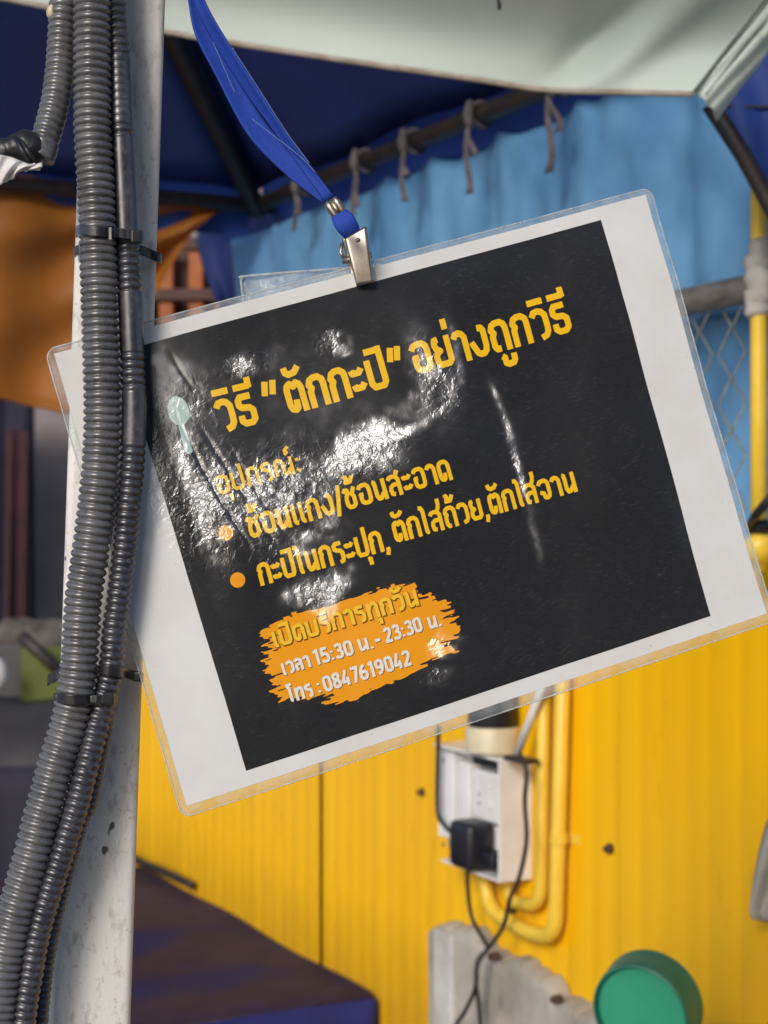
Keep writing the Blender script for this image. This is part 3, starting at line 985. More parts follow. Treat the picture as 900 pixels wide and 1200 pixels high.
rows = []
na, nb = 60, 50
rc = .016
for i in range(na + 1):
    a = i / na * Lw
    row = []
    for j in range(nb + 1):
        b = j / nb * Dw
        z = TZ + .0022 * math.sin(a * 9 + b * 14) + .0018 * math.sin(a * 31 - b * 7) - (.005 if j == 0 else 0)
        row.append(TP(a, b + (.004 if j == 0 else 0), z))
    rows.append(row)
mb = MB(); mb.grid(rows); mb.build("cover_top", M['table_top'], table)
rows = []
for i in range(na * 2 + 1):
    a = i / (na * 2) * Lw
    col = []
    for j in range(12):
        b = j / 11
        o = -.002 + .006 * b * math.sin(a * 40 + math.sin(a * 9)) - .004 * math.exp(-((b - .0) / .1) ** 2) * 0
        z = TZ - .004 + .0022 * math.sin(a * 9) * (1 - b) - .55 * b
        col.append(TP(a, o, z))
    rows.append(col)
mb = MB(); mb.grid(rows); mb.build("cover_skirt", M['table_side'], table, thick=.001)
for a in (.06, Lw - .06):
    for b in (.07, Dw - .07):
        mb = MB(); mb.box(TP(a, b, 0), n3 * .04, -r3 * .04, up3 * (TZ - .02)); mb.build("leg", M['dark_steel'], table, smooth=False)

# black hose lying along the wall at the back of the table
mb = MB(); mb.tube(smooth_path([wallpt(120, 988, .03), wallpt(165, 1010, .03), wallpt(200, 1025, .028), wallpt(226, 1038, .02)], .01)[0], .0075, 10)
tag(mb.build("black_hose", M['black_rubber']), "short black hose along the wall behind the covered table", "hose")

# ------------------------------------------------------------------ far left background of the neighbouring stall
mb = MB(); q = at(-300, 0, 5.2); mb.box((-2.4, 5.2, 0), (2.6, 0, 0), (0, .12, 0), (0, 0, 2.6))
tag(mb.build("back_wall", M['grey_wall'], smooth=False), "plain dark grey wall at the far back left", "wall")


def curtain(name, m, x0, x1, y0, y1, Y, amp, freq, label, cat):
    rows = []
    for x in np.linspace(x0, x1, 50):
        col = []
        for b in np.linspace(0, 1, 16):
            p = at(x, y0 + (y1 - y0) * b, Y)
            p[1] += amp * math.sin(x * freq + b * 1.5) * (.4 + .6 * b)
            col.append(p)
        rows.append(col)
    mb_ = MB(); mb_.grid(rows)
    return tag(mb_.build(name, m, thick=.002), label, cat)


curtain("dark_curtain", M['night_cloth'], -150, 40, 440, 800, 4.9, .03, .16, "blue black curtain hanging at the left edge under the orange tarp", "curtain")
curtain("maroon_curtain", M['red_cloth'], 6, 33, 505, 770, 4.8, .015, .35, "narrow maroon cloth hanging in front of the dark curtain", "curtain")
# pile of sacks
sk = MB()
for (x, y, sx, sy, s) in ((20, 745, 34, 20, 1), (55, 752, 40, 26, 2), (84, 762, 34, 22, 3)):
    c0 = at(x, y, 4.5)
    rows = []
    for i in range(17):
        th = math.pi * i / 16
        row = []
        for j in range(25):
            ph = 2 * math.pi * j / 24
            k_ = 1 + .10 * math.sin(3 * ph + s) * math.sin(2 * th) + .05 * math.sin(7 * ph + 2 * th + s)
            row.append(c0 + k_ * np.array([sx / F * 4.5 * math.sin(th) * math.cos(ph), .08 * math.sin(th) * math.sin(ph), sy / F * 4.5 * math.cos(th)]))
        rows.append(row)
    sk.grid(rows)
    tag(sk.build("stuffed_sack", M['sack']), ["", "small grey brown sack at the left edge", "larger slumped grey brown sack above the olive board", "grey brown sack mostly behind the white post"][s], "sack", "sacks at the far left")
    sk = MB()
mb = MB(); mb.tube([at(24, 744, 4.3), at(50, 768, 4.3), at(84, 800, 4.3)], .016, 10)
tag(mb.build("dark_rod", M['dark_steel']), "dark rod lying aslant over the olive board at the far left", "rod")
mb = MB(); mb.box(at(24, 872, 4.35), np.array([.13, .02, 0]), np.array([0, .03, 0]), np.array([0, 0, .245]))
tag(mb.build("olive_board", M['olive'], smooth=False, bevel=.004), "olive green board standing at the far left behind the post", "board")
mb = MB(); mb.box(at(-60, 850, 4.4), np.array([.19, 0, 0]), np.array([0, .12, 0]), np.array([0, 0, .21]))
tag(mb.build("grey_crate", pmat("grey_crate_plastic", (.065, .060, .063), .6, (.05, .046, .049), 9), smooth=False, bevel=.006), "grey crate beside the olive board at the left edge", "crate")
mb = MB(); rows = []
for i in range(13):
    th = math.pi * i / 12
    rows.append([at(-4, 792, 4.25) + np.array([.028 * math.sin(th) * math.cos(p_), .028 * math.sin(th) * math.sin(p_), .045 * math.cos(th) * (1 if math.cos(th) > 0 else .8)]) for p_ in np.linspace(0, 2 * math.pi, 20)])
mb.grid(rows); tag(mb.build("white_bundle", M['rag']), "small white bundle in front of the grey crate at the left edge", "bundle")
# draped bench in front of them
bench = empty("draped_bench", at(-10, 1100, 4.0), "bench under dark grey and black cloths at the far left", "bench")
rows = []
zb0 = at(0, 880, 4.0)[2]
for x in np.linspace(-1.9, -.42, 50):
    rows.append([(x, 4.45, zb0 + .10 + .012 * math.sin(x * 9)), (x, 4.25, zb0 + .07 + .02 * math.sin(x * 7)), (x, 4.05, zb0 + .012 * math.sin(x * 14)), (x, 3.98, zb0 - .05)])
mb = MB(); mb.grid(rows); mb.build("grey_cover", M['slab'], bench, thick=.002)
rows = []
for x in np.linspace(-1.9, -.42, 160):
    rows.append([(x, 3.96 + .012 * math.sin(x * 70) * b, zb0 - .03 - .8 * b) for b in np.linspace(0, 1, 12)])
mb = MB(); mb.grid(rows); mb.build("black_skirt", M['night_cloth'], bench, thick=.002)
for x in (-1.8, -.5):
    mb = MB(); mb.box((x, 4.1, 0), (.05, 0, 0), (0, .05, 0), (0, 0, zb0 - .03)); mb.build("leg", M['dark_steel'], bench, smooth=False)

# orange slatted rack seen under the orange tarp
rack = empty("slatted_rack", at(220, 600, 4.1), "orange slatted rack with brown rails behind the white post", "rack")
YR = 4.1
for (xa, xb) in ((150, 172), (186, 203), (221, 238), (252, 268)):
    mb = MB(); a = at(xa, 470, YR); mb.box(a, ((xb - xa) / F * YR, 0, 0), (0, .02, 0), (0, 0, (470 - 288) / F * YR)); mb.build("slat", M['orange_slat'], rack, smooth=False, bevel=.004)
for (ya, yb) in ((338, 352), (402, 416), (284, 292)):
    mb = MB(); a = at(140, yb, YR - .012); mb.box(a, (145 / F * YR, 0, 0), (0, .012, 0), (0, 0, (yb - ya) / F * YR)); mb.build("rail", M['brown_rail'], rack, smooth=False, bevel=.003)
mb = MB(); a = at(140, 480, YR + .06); mb.box(a, (150 / F * YR, 0, 0), (0, .02, 0), (0, 0, 205 / F * YR)); mb.build("back_panel", M['brown_rail'], rack, smooth=False)
for xa in (144, 276):
    mb = MB(); a = at(xa, 300, YR + .03); a[2] = 0; mb.box(a, (.025, 0, 0), (0, .025, 0), (0, 0, at(0, 300, YR)[2])); mb.build("leg", M['brown_rail'], rack, smooth=False)

# ------------------------------------------------------------------ white steel post
YP = .768                                    # depth of its front face
post = empty("steel_post", at(103, 1200, YP + .018), "chipped white square steel post the conduits run down", "post")
th = R(9)
fx = np.array([math.cos(th), math.sin(th), 0]); fy = np.array([-math.sin(th), math.cos(th), 0])
ctop = at(146, 0, YP + .018); cbot = at(105, 1200, YP + .018)
axd = (ctop - cbot); axd /= np.linalg.norm(axd)
WP = .0365
mb = MB()


def sqring(c0, w, r_):
    out = []
    for (sx, sy, a0) in ((1, 1, 0), (-1, 1, 90), (-1, -1, 180), (1, -1, 270)):
        for k in range(7):
            a = R(a0 + 90 * k / 6)
            out.append(c0 + fx * (sx * (w / 2 - r_) + r_ * math.cos(a)) + fy * (sy * (w / 2 - r_) + r_ * math.sin(a)))
    return out


sts = np.linspace(-1.30, .62, 60)
V = []
for s in sts:
    V += sqring(cbot + axd * (s), WP, .0035)
n_ = 28
Fc = [(i * n_ + k, i * n_ + (k + 1) % n_, (i + 1) * n_ + (k + 1) % n_, (i + 1) * n_ + k) for i in range(len(sts) - 1) for k in range(n_)]
mb.add(V, Fc); mb.build("tube", M['pole'], post)
# crossbar above the frame that the lanyard hangs from
pk = at(150, -70, YP + .018)
mb = MB(); mb.box(pk + fx * (WP / 2 + .001) + np.array([0, -.012, 0]), fx * .35, fy * .024, up3 * .024); mb.build("crossbar", M['pole'], post, smooth=False, bevel=.002)

# ------------------------------------------------------------------ the laminated sign: its surface
CPX = dict(TL=(64, 413), TR=(756.7, 227.8), BR=(899, 719), BL=(220, 945.6))
CY = dict(TL=.752, TR=.830, BR=.835, BL=.757)
K3 = {k: at(*CPX[k], CY[k]) for k in CPX}
ex = (K3['TR'] - K3['TL']); ey = (K3['BL'] - K3['TL'])
SN = np.cross(ex, ey); SN /= np.linalg.norm(SN)
if SN[1] > 0: SN = -SN
SW, SH = 297.0, 210.0                         # paper size, mm


def homog(src, dst):
    A = []
    for (x, y), (u, v) in zip(src, dst):
        A.append([x, y, 1, 0, 0, 0, -u * x, -u * y, -u]); A.append([0, 0, 0, x, y, 1, -v * x, -v * y, -v])
    return np.linalg.svd(np.array(A, float))[2][-1].reshape(3, 3)


HM = homog([CPX['TL'], CPX['TR'], CPX['BR'], CPX['BL']], [(0, 0), (SW, 0), (SW, SH), (0, SH)])


def mm(px, py):
    """photo pixel -> millimetres on the sheet"""
    q = HM @ np.array([px, py, 1.0])
    return np.array([q[0] / q[2], q[1] / q[2]])


def seg_dist(U, V, a, b):
    d = b - a
    t = np.clip(((U - a[0]) * d[0] + (V - a[1]) * d[1]) / (d @ d + 1e-12), 0, 1)
    return np.hypot(U - a[0] - t * d[0], V - a[1] - t * d[1]), t


# creases in the sheet: photo polyline, height mm, half width mm
RIDGES = [   # positive: crease that throws light (share of the full tilt); negative: sharp fold, depth in mm
    ([(556, 418), (583, 468), (598, 515), (612, 570), (622, 610), (634, 680)], .84, 2.6),
    ([(512, 345), (530, 395), (535, 445), (515, 478), (480, 503), (425, 526), (350, 545)], .85, 3.8),
    ([(548, 470), (558, 492), (546, 510)], .85, 2.6),
    ([(206, 486), (250, 575), (300, 655)], -.35, 1.0),
    ([(228, 490), (262, 545), (330, 650)], -.40, 1.1),
    ([(262, 512), (300, 580), (345, 640)], -.30, 1.0),
    ([(180, 540), (212, 630), (262, 735)], .9, 2.4),
    ([(192, 405), (232, 470)], -.25, 1.0),
    ([(300, 625), (345, 650), (400, 640)], .8, 2.4),
    ([(272, 850), (294, 896)], .55, 1.5),
    ([(320, 805), (355, 845)], .5, 3.0),
]
# buckled patches: photo centre, half widths mm, share of the tilt that throws the daylight back to the eye
TILTS = [(300, 575, 44, 24, .70), (215, 600, 18, 36, .76), (420, 530, 30, 13, .74), (505, 440, 14, 28, .66), (387, 400, 7, 6, .85), (282, 428, 18, 8, .72),
         (372, 700, 13, 9, .86), (512, 750, 6, 6, .9), (500, 792, 12, 6, .6), (390, 610, 9, 7, .82), (345, 640, 18, 13, .70), (470, 480, 14, 9, .66), (230, 470, 30, 26, .42), (330, 480, 60, 40, .34)]
WR = [(255, 590, 24, 30, 1.0), (330, 575, 32, 20, 1.0), (215, 610, 12, 26, 1.0), (420, 535, 28, 12, .9), (515, 450, 13, 22, .7), (385, 400, 8, 7, .8),
      (285, 428, 14, 6, .8), (373, 695, 13, 8, 1.0), (512, 752, 8, 7, .9), (500, 792, 12, 6, .6), (600, 540, 5, 26, .6), (310, 650, 16, 18, .8), (230, 480, 14, 14, .45)]
RIDGES_MM = [([mm(*p) for p in pl], A, w) for pl, A, w in RIDGES]
TILTS_MM = [(*mm(x, y), a, b, k) for x, y, a, b, k in TILTS]
hv_ = np.array(SUN_DIR) + np.array([-.02, -1.0, .0]); hv_ /= np.linalg.norm(hv_)
exn = ex / np.linalg.norm(ex); eyn = ey / np.linalg.norm(ey)
GU, GV = -(hv_ @ exn) / (hv_ @ SN), -(hv_ @ eyn) / (hv_ @ SN)
print('tilt', GU, GV)
WR_MM = [(*mm(x, y), a, b, s) for x, y, a, b, s in WR]


def relief(U, V):
    """height of the sheet above its flat plane, mm"""
    h = -4.0 * np.exp(-((U - 14 + .1 * V) / 34) ** 2)                       # pressed back by the conduits
    h += 1.3 * np.sin((U * .95 + V * .25) * 2 * math.pi / 105 - 1.9) * np.exp(-((V - 100) / 110) ** 2)
    h += .5 * np.sin((U * .2 - V) * 2 * math.pi / 90 + .8)
    h += .35 * vnoise(U, V, 22, 3) + .10 * vnoise(U, V, 9, 4)
    Ur = U + .7 * vnoise(U, V, 13, 5) + .35 * vnoise(U, V, 5, 7); Vr = V + .7 * vnoise(U, V, 13, 6) + .35 * vnoise(U, V, 5, 8)
    for pl, A, w in RIDGES_MM:
        if A > 0: continue
        D_ = np.full(np.shape(U), 1e9)
        for a, b in zip(pl[:-1], pl[1:]):
            D_ = np.minimum(D_, seg_dist(Ur, Vr, a, b)[0])
        e0 = np.hypot(U - pl[0][0], V - pl[0][1]); e1 = np.hypot(U - pl[-1][0], V - pl[-1][1])
        h += A * np.exp(-(D_ / w) ** 2) * (1 - np.exp(-(np.minimum(e0, e1) / 9.0) ** 2))
    return h


def film_tilt(U, V):
    """how far the loose film leans towards the daylight (0..1): buckled patches and long creases"""
    n1, n2 = vnoise(U, V, 15, 5), vnoise(U, V, 15, 6)
    m1, m2_ = vnoise(U, V, 5, 7), vnoise(U, V, 5, 8)
    Uw, Vw = U + 7 * n1 + 2.5 * m1, V + 6 * n2 + 2.5 * m2_
    T_ = np.zeros(np.shape(U))
    for x, y, a, b, k in TILTS_MM:
        T_ = np.maximum(T_, k * np.exp(-(((Uw - x) / a) ** 2 + ((Vw - y) / b) ** 2) ** 1.3))
    Ur, Vr = U + .9 * n1 + .5 * m1, V + .9 * n2 + .5 * m2_
    for pl, A, w in RIDGES_MM:
        if A < 0: continue
        D_ = np.full(np.shape(U), 1e9)
        for a, b in zip(pl[:-1], pl[1:]):
            D_ = np.minimum(D_, seg_dist(Ur, Vr, a, b)[0])
        e0 = np.hypot(U - pl[0][0], V - pl[0][1]); e1 = np.hypot(U - pl[-1][0], V - pl[-1][1])
        T_ = np.maximum(T_, A * np.exp(-(D_ / w) ** 2) * (1 - np.exp(-(np.minimum(e0, e1) / 12.0) ** 2)))
    T_ = T_ * (.86 + .24 * vnoise(U, V, 7, 21) + .16 * vnoise(U, V, 2.6, 22))
    return T_ * np.clip((U - 36.0) / 6.0, 0, 1)


def wrinkle(U, V):
    s = np.full(np.shape(U), .012)
    for x, y, a, b, k in WR_MM:
        s = np.maximum(s, k * np.exp(-(((U - x) / a) ** 2 + ((V - y) / b) ** 2)))
    return s


def S(U, V, lift=0.0):
    """sheet millimetres -> world; lift in mm towards the eye"""
    u = np.asarray(U) / SW; v = np.asarray(V) / SH
    u = u[..., None]; v = v[..., None]
    p = (1 - u) * (1 - v) * K3['TL'] + u * (1 - v) * K3['TR'] + u * v * K3['BR'] + (1 - u) * v * K3['BL']
    h = relief(np.asarray(U, float), np.asarray(V, float)) + lift
    return p + h[..., None] * .001 * SN


def S_normal(U, V):
    e = .12
    a = S(U + e, V) - S(U - e, V); b = S(U, V + e) - S(U, V - e)
    n = np.cross(a, b)
    n /= np.linalg.norm(n, axis=-1, keepdims=True)
    n[n @ SN < 0] *= -1
    return n


sign = empty("laminated_sign", K3['TL'], "black and white laminated Thai sign hanging tilted from the lanyard clip", "sign")


def sheet_obj(name, U, V, faces, lift, m, parent, label=None):
    U = np.asarray(U, float); V = np.asarray(V, float)
    P = S(U, V, lift)
    # every face turned to the eye
    org = Vector(sign.location)
    me = bpy.data.meshes.new(name)
    me.from_pydata([tuple(p - np.array(org)) for p in P], [], faces)
    me.update()
    flip = False
    if len(me.polygons) and Vector(SN).dot(me.polygons[0].normal) < 0:
        me.flip_normals()
    for p in me.polygons: p.use_smooth = True
    nn = S_normal(U, V)
    nb_base = nn * .3 + SN * .7
    nb_base /= np.linalg.norm(nb_base, axis=1, keepdims=True)
    me.normals_split_custom_set_from_vertices([tuple(q) for q in nb_base])
    ft = film_tilt(U, V)
    nn = nn - ft[:, None] * (GU * exn + GV * eyn)
    nn /= np.linalg.norm(nn, axis=1, keepdims=True)
    cn = me.attributes.new("film_normal", 'FLOAT_VECTOR', 'POINT')
    cn.data.foreach_set("vector", nn.astype(np.float32).ravel())
    uvl = me.uv_layers.new(name="sheet")
    li = np.empty(len(me.loops), dtype=np.int32); me.loops.foreach_get("vertex_index", li)
    uvs = np.c_[U[li], -V[li]].astype(np.float32)
    uvl.data.foreach_set("uv", uvs.ravel())
    at_ = me.attributes.new("wrinkle", 'FLOAT', 'POINT')
    at_.data.foreach_set("value", wrinkle(U, V).astype(np.float32))
    me.materials.append(m)
    o = bpy.data.objects.new(name, me)
    C.objects.link(o)
    o.parent = parent
    if label: o["label"] = label
    return o


def grid_faces(a, b):
    return [(i * b + j, i * b + j + 1, (i + 1) * b + j + 1, (i + 1) * b + j) for i in range(a - 1) for j in range(b - 1)]


# paper
nu, nv = 300, 212
uu, vv = np.meshgrid(np.linspace(0, SW, nu), np.linspace(0, SH, nv), indexing='ij')
paper = sheet_obj("paper", uu.ravel(), vv.ravel(), grid_faces(nu, nv), 0, M['paper'], sign)
# its plain back
uu, vv = np.meshgrid(np.linspace(0, SW, 80), np.linspace(0, SH, 60), indexing='ij')
mbb = MB(); mbb.grid(S(uu, vv, -.45)); mbb.build("paper_back", M['plastic_white'], sign)

# black panel
b0, b1, b2, b3 = mm(140, 411.5), mm(703, 258), mm(832, 722), mm(288, 904)
na_, nb_ = 330, 280
aa, bb = np.meshgrid(np.linspace(0, 1, na_), np.linspace(0, 1, nb_), indexing='ij')
UU = (1 - aa) * (1 - bb) * b0[0] + aa * (1 - bb) * b1[0] + aa * bb * b2[0] + (1 - aa) * bb * b3[0]
VV = (1 - aa) * (1 - bb) * b0[1] + aa * (1 - bb) * b1[1] + aa * bb * b2[1] + (1 - aa) * bb * b3[1]
sheet_obj("black_panel", UU.ravel(), VV.ravel(), grid_faces(na_, nb_), .07, M['ink_black'], sign)


# ---- laminate border: clear margin with rounded corners and a pressed seam
def rrect(u0, v0, u1, v1, r_, n=10):
    out = []
    for cx, cy, a0 in ((u1 - r_, v0 + r_, -90), (u1 - r_, v1 - r_, 0), (u0 + r_, v1 - r_, 90), (u0 + r_, v0 + r_, 180)):
        for k in range(n + 1):
            a = R(a0 + 90 * k / n)
            out.append((cx + r_ * math.cos(a), cy + r_ * math.sin(a)))
    return out


def dens(poly, step=4.0):
    out = []
    n = len(poly)
    for i in range(n):
        a = np.array(poly[i]); b = np.array(poly[(i + 1) % n])
        k = max(1, int(np.linalg.norm(b - a) / step))
        for j in range(k): out.append(a + (b - a) * j / k)
    return np.array(out)


OU = (-3.4, -2.6, SW + 3.4, SH + 4.6)
outer = dens(rrect(*OU, 5.0))
cen = np.array([SW / 2, SH / 2])


def clampin(P, u0, v0, u1, v1):
    return np.c_[np.clip(P[:, 0], u0, u1), np.clip(P[:, 1], v0, v1)]


inner_ = clampin(outer, .15, .15, SW - .15, SH - .15)
mid_ = clampin(outer, -.9, -.9, SW + .9, SH + .9)
ring = []
N_ = len(outer)
wob = .10 * np.sin(np.arange(N_) * .7) + .08 * np.sin(np.arange(N_) * 1.9)
vF = [S(P[:, 0], P[:, 1], 0.0) + (l_ + w_)[:, None] * .001 * SN for P, l_, w_ in
      ((inner_, np.full(N_, .05), wob * 0), (mid_, np.full(N_, .10), wob * .3), (outer, np.full(N_, .0), wob), (outer, np.full(N_, -.28), wob), (inner_, np.full(N_, -.30), wob * 0))]
V = np.vstack(vF)
Fc = []
for r_ in range(4):
    for k in range(N_):
        k2 = (k + 1) % N_
        Fc.append((r_ * N_ + k, r_ * N_ + k2, (r_ + 1) * N_ + k2, (r_ + 1) * N_ + k))
mb = MB(); mb.add(V, Fc); mb.build("laminate_margin", M['laminate'], sign)
# bright rolled outer edge
pts = S(outer[:, 0], outer[:, 1], -.14) + (wob)[:, None] * .001 * SN
mb = MB(); mb.tube(list(pts) + [pts[0]], .00042, 5, cap=False); mb.build("laminate_edge", M['seam'], sign)

# ------------------------------------------------------------------ lettering: stroke glyphs turned into flat print
# each glyph: (advance, [polylines]) in a unit where a consonant is 1 high, baseline 0
G = {
 'ก': (.70, [[(.11, 0), (.11, .50), (.17, .60), (.10, .70), (.16, .84), (.28, .895), (.44, .895), (.56, .80), (.58, .68), (.58, 0)]]),
 'ธ': (.66, [[(.54, .895), (.20, .895), (.12, .80), (.12, .66), (.20, .58), (.44, .55), (.54, .46), (.54, .20), (.44, .105), (.22, .105), (.12, .19), (.12, .36)]]),
 'ว': (.62, [[(.05, .74), (.14, .87), (.28, .895), (.40, .86), (.50, .74), (.51, .45), (.50, .24), (.42, .12), (.24, .07)]]),
 'ต': (.72, [[(.60, 0), (.60, .72), (.55, .84), (.46, .895), (.355, .80), (.25, .895), (.15, .84), (.11, .72), (.11, .26), (.16, .14), (.27, .105), (.34, .16), (.355, .40)]]),
 'ะ': (.50, [[(.07, .78), (.10, .67), (.32, .67), (.42, .79)], [(.07, .33), (.10, .22), (.32, .22), (.42, .34)]]),
 'ป': (.70, [[(.11, .95), (.11, .22), (.19, .105), (.50, .105), (.58, .22), (.58, 1.30)]]),
 'บ': (.70, [[(.11, .95), (.11, .22), (.19, .105), (.50, .105), (.58, .22), (.58, .95)]]),
 'อ': (.68, [[(.06, .74), (.14, .86), (.26, .895), (.44, .895), (.55, .80), (.57, .66), (.57, .30), (.54, .16), (.44, .105), (.24, .105), (.14, .17), (.12, .30), (.12, .50), (.26, .50)]]),
 'ย': (.70, [[(.26, .88), (.14, .86), (.11, .72), (.15, .60), (.27, .52), (.15, .46), (.11, .36), (.11, .22), (.19, .105), (.49, .105), (.58, .20), (.58, .95)]]),
 'า': (.54, [[(.06, .74), (.13, .86), (.25, .895), (.36, .85), (.43, .74), (.43, 0)]]),
 'ง': (.64, [[(.05, .52), (.20, .16), (.28, .105), (.40, .105), (.50, .19), (.53, .34), (.53, .78), (.48, .88), (.34, .895)]]),
 'ถ': (.72, [[(.60, 0), (.60, .68), (.56, .82), (.46, .895), (.28, .895), (.16, .84), (.10, .70), (.18, .60), (.12, .50), (.12, .20), (.18, .105), (.32, .105)]]),
 'ณ': (1.04, [[(.11, .105), (.11, .50), (.17, .60), (.10, .70), (.16, .84), (.28, .895), (.40, .86), (.48, .74), (.48, .18), (.56, .105), (.66, .15), (.78, .34), (.90, .34)], [(.90, .95), (.90, 0)]]),
 'ร': (.60, [[(.50, .895), (.20, .895), (.11, .81), (.12, .66), (.22, .60), (.40, .56), (.49, .46), (.49, .22), (.44, .10), (.28, .06)]]),
 'ช': (.70, [[(.06, .76), (.14, .88), (.25, .86), (.27, .72), (.17, .58), (.14, .45), (.14, .22), (.22, .105), (.42, .105), (.52, .20), (.53, .54), (.46, .66), (.62, .96)]]),
 'น': (.74, [[(.06, .89), (.15, .86), (.17, .72), (.17, .24), (.24, .105), (.36, .12), (.50, .30), (.60, .34)], [(.60, .95), (.60, 0)]]),
 'เ': (.34, [[(.13, .95), (.13, .18), (.18, .105), (.28, .105)]]),
 'ส': (.72, [[(.07, .76), (.16, .87), (.30, .895), (.46, .87), (.57, .74), (.57, 0)], [(.57, .52), (.28, .52), (.15, .44), (.12, .30), (.15, .14), (.30, .105)], [(.47, .86), (.63, 1.12)]]),
 'ล': (.70, [[(.07, .76), (.16, .87), (.30, .895), (.46, .87), (.57, .74), (.57, 0)], [(.57, .52), (.28, .52), (.15, .44), (.12, .30), (.15, .14), (.30, .105)]]),
 'ด': (.72, [[(.60, 0), (.60, .70), (.55, .83), (.44, .895), (.28, .895), (.16, .83), (.11, .70), (.11, .26), (.16, .14), (.27, .105), (.34, .16), (.355, .40)]]),
 'ใ': (.42, [[(.34, .105), (.25, .105), (.22, .18), (.22, 1.08), (.16, 1.22), (.02, 1.24)]]),
 'โ': (.44, [[(.30, .105), (.20, .16), (.20, 1.02), (.08, 1.16), (.08, 1.30), (.40, 1.30)]]),
 'จ': (.68, [[(.06, .72), (.14, .86), (.26, .895), (.44, .895), (.55, .80), (.57, .66), (.57, .30), (.53, .16), (.42, .105), (.30, .14), (.27, .34), (.08, .40)]]),
 'ท': (.72, [[(.05, .89), (.13, .87), (.14, .74), (.14, 0)], [(.14, .52), (.28, .80), (.40, .895), (.52, .86), (.59, .72), (.59, 0)]]),
 '/': (.44, [[(.06, -.14), (.38, 1.20)]]),
 ',': (.28, [[(.15, .14), (.15, .02), (.07, -.20)]]),
 ':': (.26, [[(.12, .62), (.12, .78)], [(.12, .06), (.12, .22)]]),
 '.': (.24, [[(.11, 0), (.11, .16)]]),
 '-': (.44, [[(.06, .46), (.36, .46)]]),
 ' ': (.30, []),
 '“': (.52, [[(.16, 1.12), (.08, .70)], [(.38, 1.12), (.30, .70)]]),
 '”': (.52, [[(.20, 1.12), (.10, .70)], [(.42, 1.12), (.32, .70)]]),
 '0': (.62, [[(.31, 1.10), (.17, 1.06), (.10, .92), (.10, .30), (.17, .15), (.31, .10), (.45, .15), (.52, .30), (.52, .92), (.45, 1.06), (.31, 1.10)]]),
 '1': (.44, [[(.05, .98), (.27, 1.14), (.27, 0)]]),
 '2': (.60, [[(.09, .90), (.16, 1.05), (.30, 1.10), (.44, 1.04), (.50, .88), (.45, .68), (.10, .13), (.10, .10), (.54, .10)]]),
 '3': (.60, [[(.09, .96), (.18, 1.07), (.32, 1.10), (.46, 1.02), (.48, .82), (.40, .66), (.22, .62)], [(.40, .64), (.50, .46), (.50, .26), (.42, .13), (.28, .10), (.14, .14), (.08, .26)]]),
 '4': (.62, [[(.54, .32), (.08, .32), (.36, 1.18)], [(.42, .62), (.42, 0)]]),
 '5': (.60, [[(.50, 1.10), (.14, 1.10), (.12, .62), (.28, .70), (.42, .64), (.50, .48), (.50, .26), (.42, .13), (.28, .10), (.14, .14), (.08, .24)]]),
 '6': (.62, [[(.46, 1.08), (.28, 1.02), (.14, .76), (.10, .50), (.11, .26), (.19, .13), (.31, .10), (.45, .16), (.52, .32), (.50, .52), (.40, .63), (.26, .62), (.13, .50)]]),
 '7': (.56, [[(.06, 1.10), (.50, 1.10), (.22, 0)]]),
 '8': (.62, [[(.31, 1.10), (.17, 1.04), (.13, .88), (.19, .70), (.31, .63), (.45, .54), (.52, .36), (.47, .17), (.31, .10), (.15, .17), (.10, .36), (.17, .54), (.31, .63), (.43, .70), (.49, .88), (.45, 1.04), (.31, 1.10)]]),
 '9': (.62, [[(.16, .12), (.34, .18), (.48, .44), (.52, .70), (.51, .94), (.43, 1.07), (.31, 1.10), (.17, 1.04), (.10, .88), (.12, .68), (.22, .57), (.36, .58), (.49, .70)]]),
}
# marks: placed over the preceding consonant; x is measured back from its right edge
MK = {
 'ิ': [[(-.66, 1.19), (-.12, 1.19)]],
 'ี': [[(-.66, 1.19), (-.12, 1.19)], [(-.14, 1.12), (-.14, 1.44)]],
 'ั': [[(-.58, 1.40), (-.56, 1.24), (-.46, 1.17), (-.26, 1.20), (-.10, 1.36)]],
 '่': [[(-.14, 1.12), (-.14, 1.44)]],
 '้': [[(-.52, 1.40), (-.40, 1.44), (-.36, 1.34), (-.44, 1.20), (-.22, 1.20), (-.06, 1.44)]],
 '์': [[(-.40, 1.10), (-.26, 1.18), (-.34, 1.30), (-.14, 1.46)]],
 'ุ': [[(-.26, -.14), (-.12, -.14), (-.12, -.42)]],
 'ู': [[(-.50, -.14), (-.42, -.20), (-.42, -.36), (-.32, -.42), (-.16, -.40), (-.10, -.32), (-.10, -.12)]],
}


def shape_text(txt):
    x = 0; lines = []
    for ch in txt:
        if ch in MK:
            for pl in MK[ch]: lines.append([(x + a, b) for a, b in pl])
        else:
            adv, pls = G[ch]
            for pl in pls: lines.append([(x + a, b) for a, b in pl])
            x += adv + .05
    return lines, x


